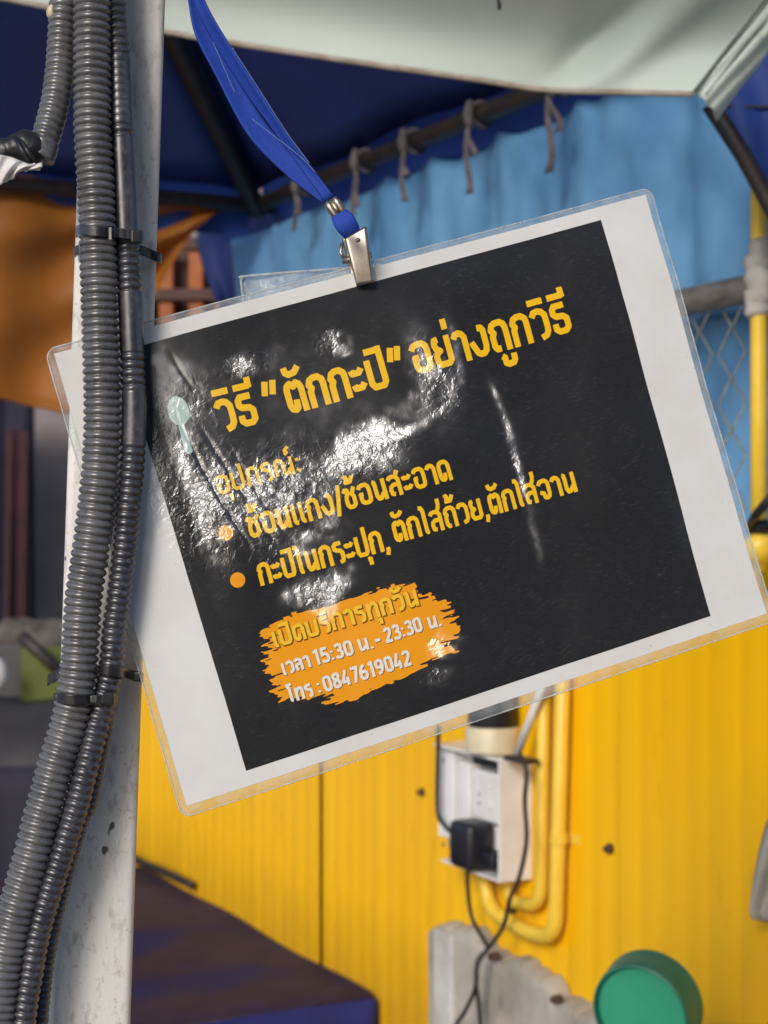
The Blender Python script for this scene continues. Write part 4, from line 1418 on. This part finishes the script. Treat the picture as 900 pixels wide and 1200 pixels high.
def sdf_strokes(X, Y, lines, hw):
    D = np.full(X.shape, 1e9)
    for pl in lines:
        pl = [np.array(p) for p in pl]
        lo = np.min(pl, axis=0) - hw - 1; hi = np.max(pl, axis=0) + hw + 1
        ix = np.where((X[:, 0] >= lo[0]) & (X[:, 0] <= hi[0]))[0]; iy = np.where((Y[0] >= lo[1]) & (Y[0] <= hi[1]))[0]
        if len(ix) == 0 or len(iy) == 0: continue
        sl = np.s_[ix[0]:ix[-1] + 1, iy[0]:iy[-1] + 1]
        x, y = X[sl], Y[sl]; d = D[sl]
        for a, b in zip(pl[:-1], pl[1:]):
            t = b - a; L = np.linalg.norm(t)
            if L < 1e-9: continue
            t /= L
            s = (x - a[0]) * t[0] + (y - a[1]) * t[1]; q = np.abs(-(x - a[0]) * t[1] + (y - a[1]) * t[0])
            d = np.minimum(d, np.maximum(np.maximum(-s, s - L), q - hw))
        for p in pl[1:-1]:
            d = np.minimum(d, np.hypot(x - p[0], y - p[1]) - hw)
        D[sl] = d
    return D


def march(X, Y, D):
    """marching squares: polygons where D < 0"""
    pts = []; faces = []
    ins = D < 0
    cnt = ins[:-1, :-1].astype(int) + ins[1:, :-1] + ins[1:, 1:] + ins[:-1, 1:]
    gid = -np.ones(D.shape, int)
    full = np.argwhere(cnt == 4)
    part = np.argwhere((cnt > 0) & (cnt < 4))

    def vid(i, j):
        if gid[i, j] < 0:
            gid[i, j] = len(pts); pts.append((X[i, j], Y[i, j]))
        return gid[i, j]
    eid = {}

    def edge(i, j, k, l_):
        key = (i, j, k, l_) if (i, j) < (k, l_) else (k, l_, i, j)
        if key not in eid:
            a, b = D[i, j], D[k, l_]; t = a / (a - b)
            eid[key] = len(pts)
            pts.append((X[i, j] + t * (X[k, l_] - X[i, j]), Y[i, j] + t * (Y[k, l_] - Y[i, j])))
        return eid[key]
    for i, j in full:
        faces.append((vid(i, j), vid(i + 1, j), vid(i + 1, j + 1), vid(i, j + 1)))
    for i, j in part:
        cs = [(i, j), (i + 1, j), (i + 1, j + 1), (i, j + 1)]
        poly = []
        for k in range(4):
            a, b = cs[k], cs[(k + 1) % 4]
            if D[a] < 0: poly.append(vid(*a))
            if (D[a] < 0) != (D[b] < 0): poly.append(edge(*a, *b))
        if len(poly) >= 3: faces.append(tuple(poly))
    return np.array(pts), faces


def print_words(name, words, H, sw, m, lift, parent, grow=0.0, shift=(0, 0), cell=.22):
    """words: (text, start px, end px) with baselines; one mesh for the line"""
    allU = []; allV = []; allF = []; k0 = 0
    for txt, p, q in words:
        a, b = mm(*p), mm(*q)
        e = (b - a); L = np.linalg.norm(e); e /= L
        upv = np.array([e[1], -e[0]])
        lines, adv = shape_text(txt)
        sx = L / adv
        ln = [[(x * sx, y * H) for x, y in pl] for pl in lines]
        hw = sw * H / 2
        xs = np.arange(-3, L + 3, cell); ys = np.arange(-.6 * H - 1, 1.7 * H + 1, cell)
        X, Y = np.meshgrid(xs, ys, indexing='ij')
        D = sdf_strokes(X, Y, ln, hw) - grow
        P, Fc_ = march(X, Y, D)
        if not len(Fc_): continue
        P = P + np.array(shift)
        Q = a + P[:, :1] * e + P[:, 1:] * upv
        allU.append(Q[:, 0]); allV.append(Q[:, 1])
        allF += [tuple(i + k0 for i in f_) for f_ in Fc_]
        k0 += len(P)
    return sheet_obj(name, np.concatenate(allU), np.concatenate(allV), allF, lift, m, parent)


PXMM = 2.414
print_words("lettering", [("วิธี", (257, 508), (305, 496)), ("“", (312, 492), (336, 486)), ("ตักกะปิ", (338, 486.5), (457, 453)), ("”", (457, 452.5), (478, 447)),
                      ("อย่างถูกวิธี", (484, 441), (672, 388))], 37 / PXMM, .195, M['ink_yellow'], .14, sign)
print_words("lettering", [("อุปกรณ์:", (254, 581), (354, 552.5))], 21.5 / PXMM, .18, M['ink_yellow'], .14, sign)
print_words("lettering", [("ช้อนแกง/ช้อนสะอาด".replace('แ', 'เเ'), (291, 632), (529, 562))], 25 / PXMM, .19, M['ink_yellow'], .14, sign)
print_words("lettering", [("กะปิในกระปุก,", (304, 687), (456, 644)), ("ตักใส่ถ้วย,", (460, 637.5), (573.5, 605.5)), ("ตักใส่จาน", (573, 605), (677, 575.5))], 25 / PXMM, .19, M['ink_yellow'], .14, sign)
for (x, y) in ((262.5, 624.5), (276.8, 679.7)):
    c_ = mm(x, y); a = np.linspace(0, 2 * math.pi, 40, endpoint=False)
    rr = np.array([0, .33, .66, 1.0]) * 8.3 / PXMM
    U_ = np.concatenate([c_[0] + r_ * np.cos(a) for r_ in rr[1:]] + [[c_[0]]]); V_ = np.concatenate([c_[1] + r_ * np.sin(a) for r_ in rr[1:]] + [[c_[1]]])
    f_ = [(120, k, (k + 1) % 40) for k in range(40)] + [(r_ * 40 + k, (r_ + 1) * 40 + k, (r_ + 1) * 40 + (k + 1) % 40, r_ * 40 + (k + 1) % 40) for r_ in range(2) for k in range(40)]
    sheet_obj("bullet", U_, V_, f_, .14, M['ink_orange'], sign)


def poly_sdf(X, Y, poly):
    P = np.array(poly); D = np.full(X.shape, 1e9); ins = np.zeros(X.shape, bool)
    for a, b in zip(P, np.roll(P, -1, axis=0)):
        d, _ = seg_dist(X, Y, a, b); D = np.minimum(D, d)
        with np.errstate(divide='ignore', invalid='ignore'):
            c_ = ((a[1] > Y) != (b[1] > Y)) & (X < (b[0] - a[0]) * (Y - a[1]) / (b[1] - a[1] + 1e-12) + a[0])
        ins ^= c_
    return np.where(ins, -D, D)


# orange brush stroke
bp_ = [(95, 345), (112, 322), (140, 318), (128, 306), (150, 298), (185, 290), (176, 280), (212, 276), (208, 264), (250, 262), (300, 254), (380, 226), (450, 206), (505, 190), (512, 180), (545, 182), (560, 164), (590, 170),
       (640, 160), (646, 196), (668, 203), (690, 194), (712, 214), (700, 222), (742, 222), (770, 228), (752, 240), (768, 246), (735, 262), (786, 260), (770, 274), (740, 284), (792, 280), (782, 292), (764, 302), (799, 310), (796, 340), (776, 346), (792, 352), (756, 372), (730, 380),
       (765, 384), (792, 404), (752, 410), (700, 432), (660, 448), (690, 452), (640, 470), (592, 500), (566, 502), (560, 516), (536, 514), (520, 530), (484, 534), (476, 548), (455, 550), (440, 576), (400, 574), (362, 586), (312, 586), (330, 566), (360, 556), (352, 548), (300, 560), (262, 572), (232, 560), (200, 566), (166, 580), (172, 562), (130, 540), (158, 528),
       (130, 502), (152, 492), (108, 470), (134, 452), (104, 436), (140, 422), (106, 404), (158, 394), (108, 380), (152, 368), (120, 356)]
bpm = np.array([mm(270 + x / 3, 630 + y / 3) for x, y in bp_])
lo, hi = bpm.min(0) - 2, bpm.max(0) + 2
X, Y = np.meshgrid(np.arange(lo[0], hi[0], .25), np.arange(lo[1], hi[1], .25), indexing='ij')
D = poly_sdf(X, Y, bpm)
jit = .35 * np.sin(X * .6 + 3.1 * Y) + .3 * np.sin(2.1 * Y + X * .23 + 1.0) + .2 * np.sin(5.3 * Y - .4 * X)
D = D + jit * (D > -2.0)
# dry-brush gaps near both ends
ctr = mm(430, 762)
for (gx, gy, gl, gw, sl) in ((320, 792, 9, .32, .0), (318, 806, 7, .28, .0), (322, 745, 7, .25, 0), (505, 792, 11, .35, -.10), (488, 702, 8, .5, -.05), (520, 715, 6, .3, -.05), (330, 808, 5, .25, 0), (522, 752, 7, .3, -.05), (372, 822, 10, .5, -.06)):
    q = mm(gx, gy)
    d, _ = seg_dist(X, Y, q - np.array([gl / 2, -sl * gl]), q + np.array([gl / 2, -sl * gl]))
    D = np.maximum(D, gw - d)
P, Fc = march(X, Y, D)
brush = sheet_obj("brush_stroke", P[:, 0], P[:, 1], Fc, .12, M['ink_orange'], sign)

w1 = [("เปิดบริการทุกวัน", (320, 760), (490, 709))]
print_words("lettering", w1, 19 / PXMM, .20, M['ink_brown'], .17, brush, grow=.28, shift=(.35, -.45))
print_words("lettering", w1, 19 / PXMM, .20, M['ink_gold'], .21, brush)
w2 = [("เวลา", (330.5, 792), (364, 781.5)), ("15:30", (368, 780.5), (414, 767)), ("น.", (418, 764.5), (437, 759.5)), ("-", (437, 758.5), (447, 755.5)), ("23:30", (449.5, 754.5), (494, 739.5)), ("น.", (499.5, 738.5), (516, 733.5))]
print_words("lettering", w2, 14.2 / PXMM, .225, M['ink_brown'], .17, brush, shift=(.28, -.38))
print_words("lettering", w2, 14.2 / PXMM, .225, M['ink_white'], .21, brush)
w3 = [("โทร", (338, 824), (367, 815.5)), (":", (371, 813.5), (377, 811.5)), ("0847619042", (379, 812), (481, 779))]
print_words("lettering", w3, 14.8 / PXMM, .225, M['ink_brown'], .17, brush, shift=(.28, -.38))
print_words("lettering", w3, 14.8 / PXMM, .225, M['ink_white'], .21, brush)

# spoon drawing
sc = mm(207.4, 481.5)
hd = mm(219.5, 527.5); hs = mm(209, 492)
X, Y = np.meshgrid(np.arange(sc[0] - 10, sc[0] + 14, .2), np.arange(sc[1] - 10, sc[1] + 26, .2), indexing='ij')
ang = math.atan2(hd[1] - sc[1], hd[0] - sc[0])
xr = (X - sc[0]) * math.cos(ang) + (Y - sc[1]) * math.sin(ang); yr = -(X - sc[0]) * math.sin(ang) + (Y - sc[1]) * math.cos(ang)
Db = (np.sqrt((xr / 6.6) ** 2 + (yr / 4.7) ** 2) - 1) * 4.7
d, t_ = seg_dist(X, Y, hs, hd)
Dh = d - (1.25 + .5 * t_)
P, Fc = march(X, Y, np.minimum(Db, Dh))
sheet_obj("spoon_drawing", P[:, 0], P[:, 1], Fc, .14, M['ink_mint'], sign)
# pale scuff under the panel's lower left corner
# ------------------------------------------------------------------ clear sleeve behind the sign
slv = MB()
pl = [(283, 332), (288, 324), (296, 322.5), (420, 313), (560, 303), (600, 560), (330, 600), (306, 470)]
A = [at(x, y, .81) for x, y in pl]
rows = []
for b in np.linspace(0, 1, 30):
    row = []
    for a in np.linspace(0, 1, 40):
        tl, tr, br, bl = at(282, 324, .82), at(520, 305, .835), at(560, 480, .835), at(300, 500, .82)
        p = (1 - a) * (1 - b) * tl + a * (1 - b) * tr + a * b * br + (1 - a) * b * bl
        # rounded top-left corner
        if a < .035 and b < .06:
            k_ = (1 - a / .035) * (1 - b / .06); p = p + k_ * np.array([.002, 0, -.0022])
        row.append(p + np.array([0, .0012 * math.sin(a * 17 + b * 9), 0]))
    rows.append(row)
slv.grid(rows)
sl = empty("clear_sleeve", at(282, 324, .82), "clear plastic sleeve whose corner shows behind the sign's top edge", "plastic sleeve")
slv.build("sleeve_sheet", M['sleeve'], sl, thick=.0003)
mb = MB(); mb.tube(smooth_path([at(300, 500, .8195), at(290, 400, .8195), at(283, 335, .8195), at(284, 327, .8195), at(290, 323.5, .8195), at(400, 314.5, .826), at(520, 305, .8345)], .001)[0], .0007, 6)
mb.build("sealed_edge", M['seam'], sl)

# ------------------------------------------------------------------ corrugated conduits
def conduit(pts, rad, pitch, Yf, smooth_iv=(), depth=.17, phase=0.0, seg=36):
    """pts: photo (x, y) centreline; Yf(y) gives the depth; smooth_iv: y ranges without ribs"""
    P3 = [at(x, y, Yf(y)) for x, y in pts]
    Q, s = smooth_path(P3, pitch / 10)
    ys = 600 - (Q[:, 2] - EYE) / Q[:, 1] * F
    rad_ = []
    for k in range(len(s)):
        ph = (s[k] / pitch + phase) % 1.0
        w = math.sin(math.pi * ph)
        g_ = 1 - abs(w) ** .75                     # 1 in the groove, 0 on the crown
        d = depth
        base = rad
        for (y0, y1, dd, sc_) in smooth_iv:
            e = 3.0
            f_ = min(1, max(0, (ys[k] - y0) / e)) * min(1, max(0, (y1 - ys[k]) / e))
            d = d * (1 - f_) + dd * f_; base = base * (1 - f_) + rad * sc_ * f_
        rad_.append(base * (1 - d * g_) * (1 + .006 * math.sin(s[k] * 400)))
    m_ = MB(); m_.tube(list(Q), rad_, seg)
    return m_


def depth_tab(tab):
    return lambda y: float(np.interp(y, [a for a, _ in tab], [b for _, b in tab]))


main_pts = [(108, -160), (108, -60), (108, 0), (108, 90), (108.5, 150), (112, 215), (115, 300), (118, 400), (120, 480), (118, 540), (112, 600), (104, 660), (98, 700), (95, 740), (90.5, 800), (80, 851), (66, 896), (54, 940), (48, 960), (37, 1005), (24, 1049), (12, 1094), (3, 1140), (-4, 1200), (-10, 1300)]
mbm = conduit(main_pts, .0083, .00348, depth_tab([(-160, .742), (400, .742), (850, .742), (1200, .734), (1300, .73)]))
tag(mbm.build("corrugated_conduit", M['conduit']), "thickest corrugated conduit in front, running the post's full height", "conduit", "corrugated conduits on the post")
sec_pts = [(132, -160), (132.5, -60), (133, 0), (138, 68), (142, 160), (144.5, 215), (147, 270), (149.5, 300), (153.5, 380), (155.5, 440), (157, 470), (156, 520), (153.5, 560), (149.5, 600), (147, 630), (139, 700), (133.5, 740), (129.5, 785), (122, 818), (113, 851), (102, 896), (91, 940), (85, 960), (71, 1005), (57, 1049), (44.5, 1094), (36.5, 1138), (27, 1200), (20, 1300)]
mbs = conduit(sec_pts, .0056, .00345, depth_tab([(-160, .751), (520, .7465), (700, .7485), (820, .747), (900, .742), (1200, .737), (1300, .735)]),
              smooth_iv=[(64, 150, .05, .98), (160, 284, .0, .96), (342, 416, .0, .98), (457, 522, .0, .98)], phase=.3)
tag(mbs.build("corrugated_conduit", M['conduit_dark']), "black conduit with smooth sleeved stretches, right beside the thickest one", "conduit", "corrugated conduits on the post")
thd_pts = [(146, 560), (141, 640), (134, 720), (127, 790), (124, 818), (122, 851), (113, 896), (104, 940), (95, 960), (81.5, 1005), (70, 1049), (59.5, 1094), (52.5, 1138), (46, 1200), (40, 1300)]
mbt = conduit(thd_pts, .0040, .0030, depth_tab([(560, .7565), (820, .7555), (900, .7545), (1200, .752), (1300, .752)]), phase=.1, seg=24)
tag(mbt.build("corrugated_conduit", M['conduit_dark']), "thinnest dark conduit half hidden behind the others at lower right", "conduit", "corrugated conduits on the post")
cur_pts = [(77, -160), (76, -60), (74.5, 0), (72.5, 40), (70, 80), (65, 118), (57, 150), (48.5, 178), (45.5, 186)]
cv = empty("corrugated_conduit", at(74, 0, .752), "short curved conduit at the top left with a taped open end", "conduit", "corrugated conduits on the post")
mbc = conduit(cur_pts, .0064, .0034, depth_tab([(-160, .752), (60, .750), (190, .738)]), depth=.15, smooth_iv=[(166, 190, .03, 1.04)])
mbc.build("hose", M['conduit'], cv)
mb = MB()
mb.tube(smooth_path([at(58, 172, .7425), at(44, 178, .738), at(30, 176, .737), at(14, 176, .737), at(-4, 182, .737), at(-30, 190, .737)], .0012)[0], list(np.interp(np.linspace(0, 1, 27), [0, .15, .3, .5, .7, 1], [.0030, .0066, .0072, .0055, .0058, .0050])) + [.005] * 40, 16) if False else None
Q, _s = smooth_path([at(50, 180, .7405), at(40, 176, .738), at(28, 172, .737), at(12, 176, .737), at(-6, 182, .737), at(-30, 190, .737)], .0012)
rads = np.interp(np.linspace(0, 1, len(Q)), [0, .10, .25, .45, .7, 1], [.0045, .0070, .0075, .0056, .0058, .0050])
rads = rads * (1 + .05 * np.sin(np.arange(len(Q)) * 1.9))
mb.tube(list(Q), list(rads), 18)
for a0, b0_ in (((24, 164), (44, 192)), ((18, 162), (38, 194))):
    mb.tube([at(a0[0], a0[1], .731), at((a0[0] + b0_[0]) / 2 - 1, (a0[1] + b0_[1]) / 2, .7275), at(b0_[0], b0_[1], .731)], .0011, 6)
mb.build("tape", M['tape_black'], cv)
# white rag hanging from the taped end
rows = []
edge_top = [(-25, 178), (0, 181), (14, 184), (26, 189), (38, 193), (49, 190)]
edge_bot = [(-25, 224), (0, 216), (9, 213), (20, 203), (30, 199), (47, 200)]
for i in range(31):
    a = i / 30
    x0 = np.interp(a, np.linspace(0, 1, 6), [p[0] for p in edge_top]); y0 = np.interp(a, np.linspace(0, 1, 6), [p[1] for p in edge_top])
    x1 = np.interp(a, np.linspace(0, 1, 6), [p[0] for p in edge_bot]); y1 = np.interp(a, np.linspace(0, 1, 6), [p[1] for p in edge_bot])
    rows.append([at(x0 * (1 - b) + x1 * b, y0 * (1 - b) + y1 * b, .7285 - .003 * math.sin(math.pi * b) + .0016 * math.sin(a * 21 + b * 6)) for b in np.linspace(0, 1, 12)])
mb = MB(); mb.grid(rows)
tag(mb.build("white_rag", M['rag'], thick=.0012), "crumpled white rag hanging under the taped end of the curved conduit", "rag")
# yellow bead of foam stuck by the curved conduit
mb = MB(); rows = []
for i in range(9):
    tt_ = math.pi * i / 8
    rows.append([at(61, 14, .748) + .0026 * np.array([math.sin(tt_) * math.cos(p_), math.sin(tt_) * math.sin(p_), 1.25 * math.cos(tt_)]) * (1 + .12 * math.sin(3 * p_)) for p_ in np.linspace(0, 2 * math.pi, 14)])
mb.grid(rows); mb.build("foam_bead", M['cream'], cv)

# ------------------------------------------------------------------ cable ties
def ribbon(mb_, pts, half, thick, face=None):
    """flat strip along pts; half-width along vertical-ish direction"""
    pts = [np.array(p, float) for p in pts]
    fr = frames(pts)
    v = []; f = []
    n = len(pts)
    for i, p in enumerate(pts):
        T_ = pts[min(i + 1, n - 1)] - pts[max(i - 1, 0)]; T_ /= np.linalg.norm(T_)
        up = np.array([0, 0, 1.0]) if face is None else np.array(face, float)
        up = up - (up @ T_) * T_; up /= np.linalg.norm(up)
        nn_ = np.cross(T_, up)
        v += [p - up * half - nn_ * thick / 2, p + up * half - nn_ * thick / 2, p + up * half + nn_ * thick / 2, p - up * half + nn_ * thick / 2]
    for i in range(n - 1):
        for k in range(4):
            f.append((i * 4 + k, i * 4 + (k + 1) % 4, (i + 1) * 4 + (k + 1) % 4, (i + 1) * 4 + k))
    f.append((3, 2, 1, 0)); f.append(((n - 1) * 4, (n - 1) * 4 + 1, (n - 1) * 4 + 2, (n - 1) * 4 + 3))
    mb_.add(v, f)


M['tie_black'] = pmat("black_nylon", (.016, .016, .019), .30, (.028, .028, .032), 200)


def cable_tie(label, strap, head, half=.0022):
    """strap: list of 3d points; head: (centre, size vector axes)"""
    t_ = empty("cable_tie", head, label, "cable tie", "black cable ties on the post")
    m_ = MB(); ribbon(m_, smooth_path(strap, .001)[0], half, .0011); m_.build("strap", M['tie_black'], t_, smooth=False, bevel=.0003)
    return t_


# upper tie holding both conduits
ct = cable_tie("upper cable tie with a square head, round the two conduits", [at(90, 273, .752), at(92, 270, .742), at(98, 269, .7350), at(110, 271, .7325), at(124, 272, .7338), at(134, 272.5, .7385), at(146, 274, .7395), at(157, 275, .7405), at(165, 277, .745), at(167, 277, .752)], at(159, 277, .740))
mb = MB(); c0 = at(153, 284.5, .7372); mb.box(c0, (13 / F * .74, .0010, 0), (0, .0042, 0), (0, 0, 16 / F * .74)); mb.build("head", M['tie_black'], ct, smooth=False, bevel=.0009)
mb = MB(); ribbon(mb, [at(128, 274, .7330), at(131, 274, .7330)], .0026, .0022); mb.build("ratchet_mark", M['conduit'], ct, smooth=False)
# upper tie round the post itself
ct = cable_tie("upper cable tie strapped slantwise round the white post", [at(88, 296, .763), at(89.5, 294, .756), at(94, 292.5, .752), at(120, 290, .7545), at(146, 286, .7590), at(160, 291, .7600), at(176, 297.5, .7640), at(186, 302, .7660), at(188.5, 303, .775)], at(91, 294, .758), half=.0021)
mb = MB(); c0 = at(86.5, 298.5, .7545); mb.box(c0, (8 / F * .76, 0, 0), (0, .004, 0), (0, 0, 9.5 / F * .76)); mb.build("head", M['tie_black'], ct, smooth=False, bevel=.0008)
# lower tie round post
ct = cable_tie("lower cable tie strapped round the post above its neighbour", [at(56.5, 798, .782), at(57.5, 796, .766), at(63, 794, .7625), at(72, 789, .7595), at(100, 786, .7600), at(114, 785, .7490), at(121, 785, .7408), at(133, 786, .7405), at(142, 788, .7445), at(150, 790, .7560), at(164, 793.5, .7625), at(167, 794, .772)], at(160, 792, .762))
mb = MB(); c0 = at(155, 799, .7585); mb.box(c0, (10 / F * .76, 0, 0), (0, .004, 0), (0, 0, 12 / F * .76)); mb.build("head", M['tie_black'], ct, smooth=False, bevel=.0008)
# lower tie round conduits
ct = cable_tie("lower cable tie with two blocks, round the three conduits", [at(64, 818, .752), at(66, 817, .743), at(71, 818, .7350), at(84, 820, .7328), at(98, 820, .7345), at(108, 820, .7392), at(118, 820, .7400), at(130, 819, .7430), at(137, 818, .7500)], at(125, 819, .740))
mb = MB(); c0 = at(118, 826, .7365); mb.box(c0, (15 / F * .74, .0010, 0), (0, .0045, 0), (0, 0, 14 / F * .74)); mb.build("head", M['tie_black'], ct, smooth=False, bevel=.0009)
mb = MB(); c0 = at(105, 824, .7372); mb.box(c0, (9 / F * .74, .0010, 0), (0, .003, 0), (0, 0, 9 / F * .74)); mb.build("ratchet_block", M['conduit'], ct, smooth=False, bevel=.0008)

# ------------------------------------------------------------------ lanyard and clip
lan = empty("lanyard", at(407, 265, .765), "blue lanyard with a metal bulldog clip holding the sign", "lanyard")


def strap_strip(L_, R_, Yc, name, m, twist=0):
    """strip between two photo outlines"""
    n = 60
    Lp, _ = smooth_path([np.array([*p, 0.0]) for p in L_], 2.0); Rp, _ = smooth_path([np.array([*p, 0.0]) for p in R_], 2.0)
    rows = []
    for i in range(n + 1):
        a = i / n
        p = Lp[int(a * (len(Lp) - 1))]; q = Rp[int(a * (len(Rp) - 1))]
        row = []
        for c_ in np.linspace(0, 1, 9):
            x = p[0] * (1 - c_) + q[0] * c_; y = p[1] * (1 - c_) + q[1] * c_
            row.append(at(x, y, Yc + twist * (c_ - .5) * math.sin(math.pi * a) + .0006 * math.sin(c_ * 3.1)))
        rows.append(row)
    m_ = MB(); m_.grid(rows)
    return m_.build(name, m, lan, thick=.0009)


strap_strip([(205, -75), (219, -6), (228, 40), (252, 88), (290, 158), (336, 206), (380, 240)], [(217, -75), (232, -6), (244, 32), (272, 84), (312, 146), (352, 190), (389, 229)], .7665, "strap", M['strap'], .004)
strap_strip([(214, -75), (226, -6), (246, 40), (282, 98), (318, 148), (352, 196), (381, 237)], [(222, -75), (238, -6), (268, 50), (300, 100), (336, 156), (366, 196), (391.5, 229.5)], .7635, "strap", M['strap'], -.006)
# pale stitch lines along the webbing edges
for pts in ([(250, 50), (268, 92), (275, 108)], [(296, 140), (322, 160), (350, 182), (372, 204)], [(272, 56), (300, 99), (336, 155), (364, 193)]):
    mb = MB(); mb.tube(smooth_path([at(x, y, .7608) for x, y in pts], .001)[0], .00016, 4); mb.build("stitching", M['stitch'], lan)
dv = (at(402, 257, .764) - at(386, 234, .764))
# crimp: two bright metal folds
for k, (xo, yo) in enumerate(((-4.2, 2.8), (4.2, -2.8))):
    mb = MB(); a = at(387 + xo, 234.5 + yo, .7630); b = at(401 + xo, 255 + yo, .7635)
    mb.tube([a, a * .7 + b * .3, a * .3 + b * .7, b], [.0014, .0018, .0018, .0014], 12); mb.build("crimp", M['steel'], lan)
mb = MB(); a = at(387, 234.5, .7636); b = at(401.5, 256, .764); mb.tube([a, b], [.0017, .0017], 10); mb.build("crimp_core", pmat("brass_shade", (.30, .26, .12), .35, metallic=1), lan)
# webbing loop through the clip
rows = []
for i in range(19):
    a = i / 18
    th_ = a * math.pi * 1.1
    c0 = at(398 + 14 * a, 252 + 21 * a, .7625 - .0022 * math.sin(math.pi * a))
    nrm_ = np.array([.86, 0, .52])
    rows.append([c0 + nrm_ * w * .0042 * (.86 + .25 * math.sin(math.pi * a)) + np.array([0, -.0006 * (1 - w * w), 0]) for w in np.linspace(-1, 1, 9)])
mb = MB(); mb.grid(rows); mb.build("webbing_loop", M['strap'], lan, thick=.0012)
# clip jaw: bent plate, front and back
cl = [(405, 279), (428, 266), (437, 331), (419, 334)]
cY = .7595


def jaw(cl_, Y0, bulge):
    a0, a1, a2, a3 = [at(x, y, Y0) for x, y in cl_]
    rows_ = []
    for b in np.linspace(0, 1, 22):
        row = []
        for a in np.linspace(-.12, 1.12, 22):
            ac = min(max(a, 0), 1)
            p = (1 - ac) * (1 - b) * a0 + ac * (1 - b) * a1 + ac * b * a2 + (1 - ac) * b * a3
            side = .0028 * (max(0, -a) + max(0, a - 1)) / .12
            p = p + np.array([0, side + bulge * (math.sin(math.pi * b * .9) * .0012), 0])
            row.append(p)
        rows_.append(row)
    m_ = MB(); m_.grid(rows_)
    return m_


clip_y = .7862   # replaced below by the sheet's own depth at the clip
pc_ = S(np.array([mm(428, 331)[0]]), np.array([mm(428, 331)[1]]))[0]
clip_y = pc_[1]
o = jaw(cl, clip_y - .0042, -1).build("clip_jaw", M['steel'], lan, thick=.0006)
o = jaw([(402, 280), (424, 267), (433, 326), (414, 330)], clip_y + .0040, 1).build("clip_jaw", M['steel'], lan, thick=.0006)
mb = MB(); mb.tube([at(401, 306, clip_y - .0005), at(436, 299, clip_y - .0005)], .0017, 10); mb.build("hinge_pin", M['steel'], lan)
mb = MB(); mb.tube([at(403.5, 303, clip_y - .001), at(399, 296, clip_y), at(401, 285, clip_y)], .0009, 8); mb.build("spring", M['steel'], lan)
# stamped marks on the jaw
mb = MB()
for (x, y, w, h) in ((423, 299, 5, 1.6), (423.5, 304, 5, 1.6), (424, 310, 6, 1.5), (425, 315, 5, 1.6)):
    p = at(x, y, clip_y - .0053); mb.box(p, (w / F * .78, 0, 0), (0, .0005, 0), (0, 0, h / F * .78))
mb.build("stamped_mark", pmat("dull_nickel", (.72, .68, .62), .5, metallic=1), lan, smooth=False)
mb = MB(); mb.tube([at(419.5, 281.5, clip_y - .0056), at(419.5, 281.5, clip_y - .0048)], .0011, 10); mb.build("rivet", M['steel'], lan)
